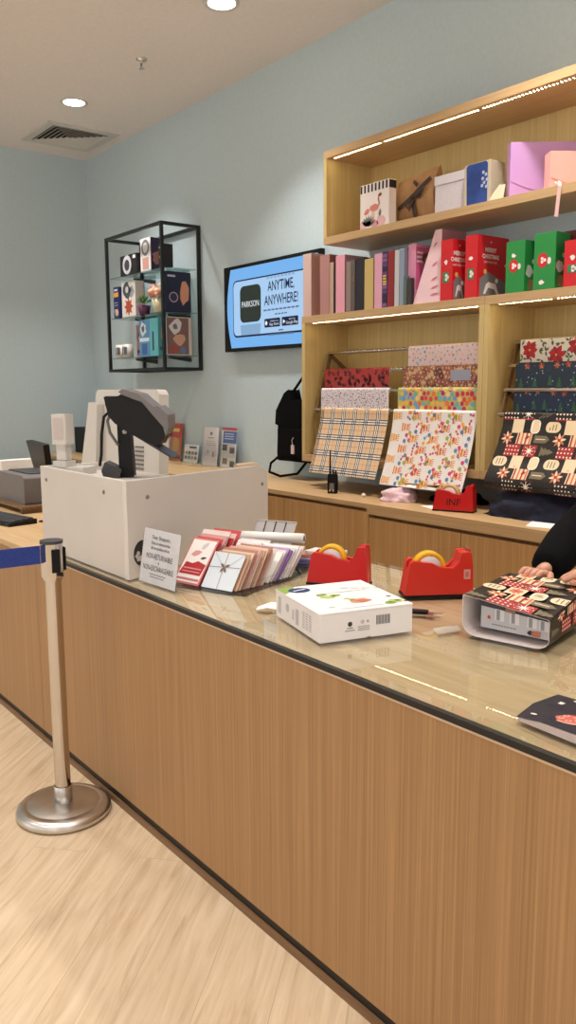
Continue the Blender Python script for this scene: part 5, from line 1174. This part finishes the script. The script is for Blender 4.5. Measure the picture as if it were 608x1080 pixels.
tv_, tf_ = skin_mesh([
    [(V3(-1.12, 2.685, .97), (.158, .118)), (V3(-1.12, 2.685, .90), (.16, .12)), (V3(-1.213, 2.685, .82), .108), (V3(-1.217, 2.69, .48), .08), (V3(-1.217, 2.70, .09), .066)],
    [(V3(-1.12, 2.685, .90), (.16, .12)), (V3(-1.027, 2.685, .82), .108), (V3(-1.023, 2.69, .48), .08), (V3(-1.023, 2.70, .09), .066)]], 0)
b = MB(); b.add(tv_, tf_, M_navy, True); b.build('trousers', pe)
for x in (-1.22, -1.02):
    b = MB(); b.prism(rrect(0, -.04, .10, .27, .045), 0, .022, M_blackp); b.prism(rrect(0, -.035, .088, .25, .04), .022, .085, M_blackp); b.build('shoe', pe, .012, M=Matrix.Translation(V3(x, 2.66, 0)))
b = MB(); hair = mat('black hair', S(22, 18, 17), .5)
hv, hf = [], []; NA, NB = 28, 12
for i in range(NB+1):
    for j in range(NA):
        a = 2*PI*j/NA; fr_ = max(0, -math.sin(a)); lo = -.62+1.25*fr_**1.5         # hairline: low at the nape, high over the forehead
        el = lo+(PI/2-lo)*i/NB; r = .104+.004*math.sin(9*a+3*i)
        hv.append(hc+Vector((0, .014, .016))+Vector((.83*r*math.cos(el)*math.cos(a), 1.06*r*math.cos(el)*math.sin(a), 1.15*r*math.sin(el))))
hf = [(i*NA+j, i*NA+(j+1) % NA, (i+1)*NA+(j+1) % NA, (i+1)*NA+j) for i in range(NB) for j in range(NA)]
b.add(hv, hf, hair, True); b.build('hair', pe, solid=.012)
# ================================================================== LIGHT
wd = bpy.data.worlds.new('World'); SC.world = wd; wd.use_nodes = True
bg = wd.node_tree.nodes['Background']; bg.inputs['Strength'].default_value = WORLD
WN, WL = wd.node_tree.nodes, wd.node_tree.links       # the rest of the shop floor: bright aisles between darker fixtures
wc = WN.new('ShaderNodeTexCoord'); wm = WN.new('ShaderNodeMapping'); wm.inputs['Scale'].default_value = (3.2, 3.2, .5); WL.new(wc.outputs['Generated'], wm.inputs['Vector'])
wn = WN.new('ShaderNodeTexNoise'); wn.inputs['Scale'].default_value = 1.6; wn.inputs['Detail'].default_value = 2; WL.new(wm.outputs['Vector'], wn.inputs['Vector'])
wr = ramp(WN, [(.38, (.16, .13, .11, 1)), (.52, (.85, .82, .79, 1)), (.66, (1.45, 1.42, 1.40, 1))]); WL.new(wn.outputs['Fac'], wr.inputs['Fac']); WL.new(wr.outputs['Color'], bg.inputs['Color'])
def lamp(x, y, e, size=.19, spread=95):
    l = bpy.data.lights.new('lamp', 'AREA'); l.shape = 'DISK'; l.size = size; l.energy = e; l.color = (1, .95, .90); l.spread = math.radians(spread)
    o = bpy.data.objects.new('lamp', l); COL.objects.link(o); o.location = (x, y, ZC-.02)
for x, y in ((-6.97, 3.135), (-4.69, 3.128), (-2.41, 3.13), (-.13, 3.13)): lamp(x, y, E_BACK)
for x in (-6.97, -4.69, -2.41, -.13, 2.1):
    for y in (.85, -1.43, -3.7): lamp(x, y, E_FRONT)
# ================================================================== CAMERA
cam = bpy.data.cameras.new('camera'); co = bpy.data.objects.new('camera', cam); COL.objects.link(co)
cam.sensor_fit = 'VERTICAL'; cam.sensor_height = 36; cam.lens = 871.43*36/1080; cam.clip_start = .02
fw, rt, upv = Vector((-0.78147163, 0.60630781, -0.14728523)), Vector((0.61354259, 0.78964746, -0.00473032)), Vector((-0.11343537, 0.09406237, 0.98908275))
Mx = Matrix((rt, upv, -fw)).transposed().to_4x4(); Mx.translation = (0, 0, 1.55); co.matrix_world = Mx
SC.camera = co
SC.view_settings.view_transform = 'Standard'; SC.view_settings.look = 'None'; SC.view_settings.gamma = 1; SC.view_settings.use_curve_mapping = False; SC.view_settings.exposure = EXPO
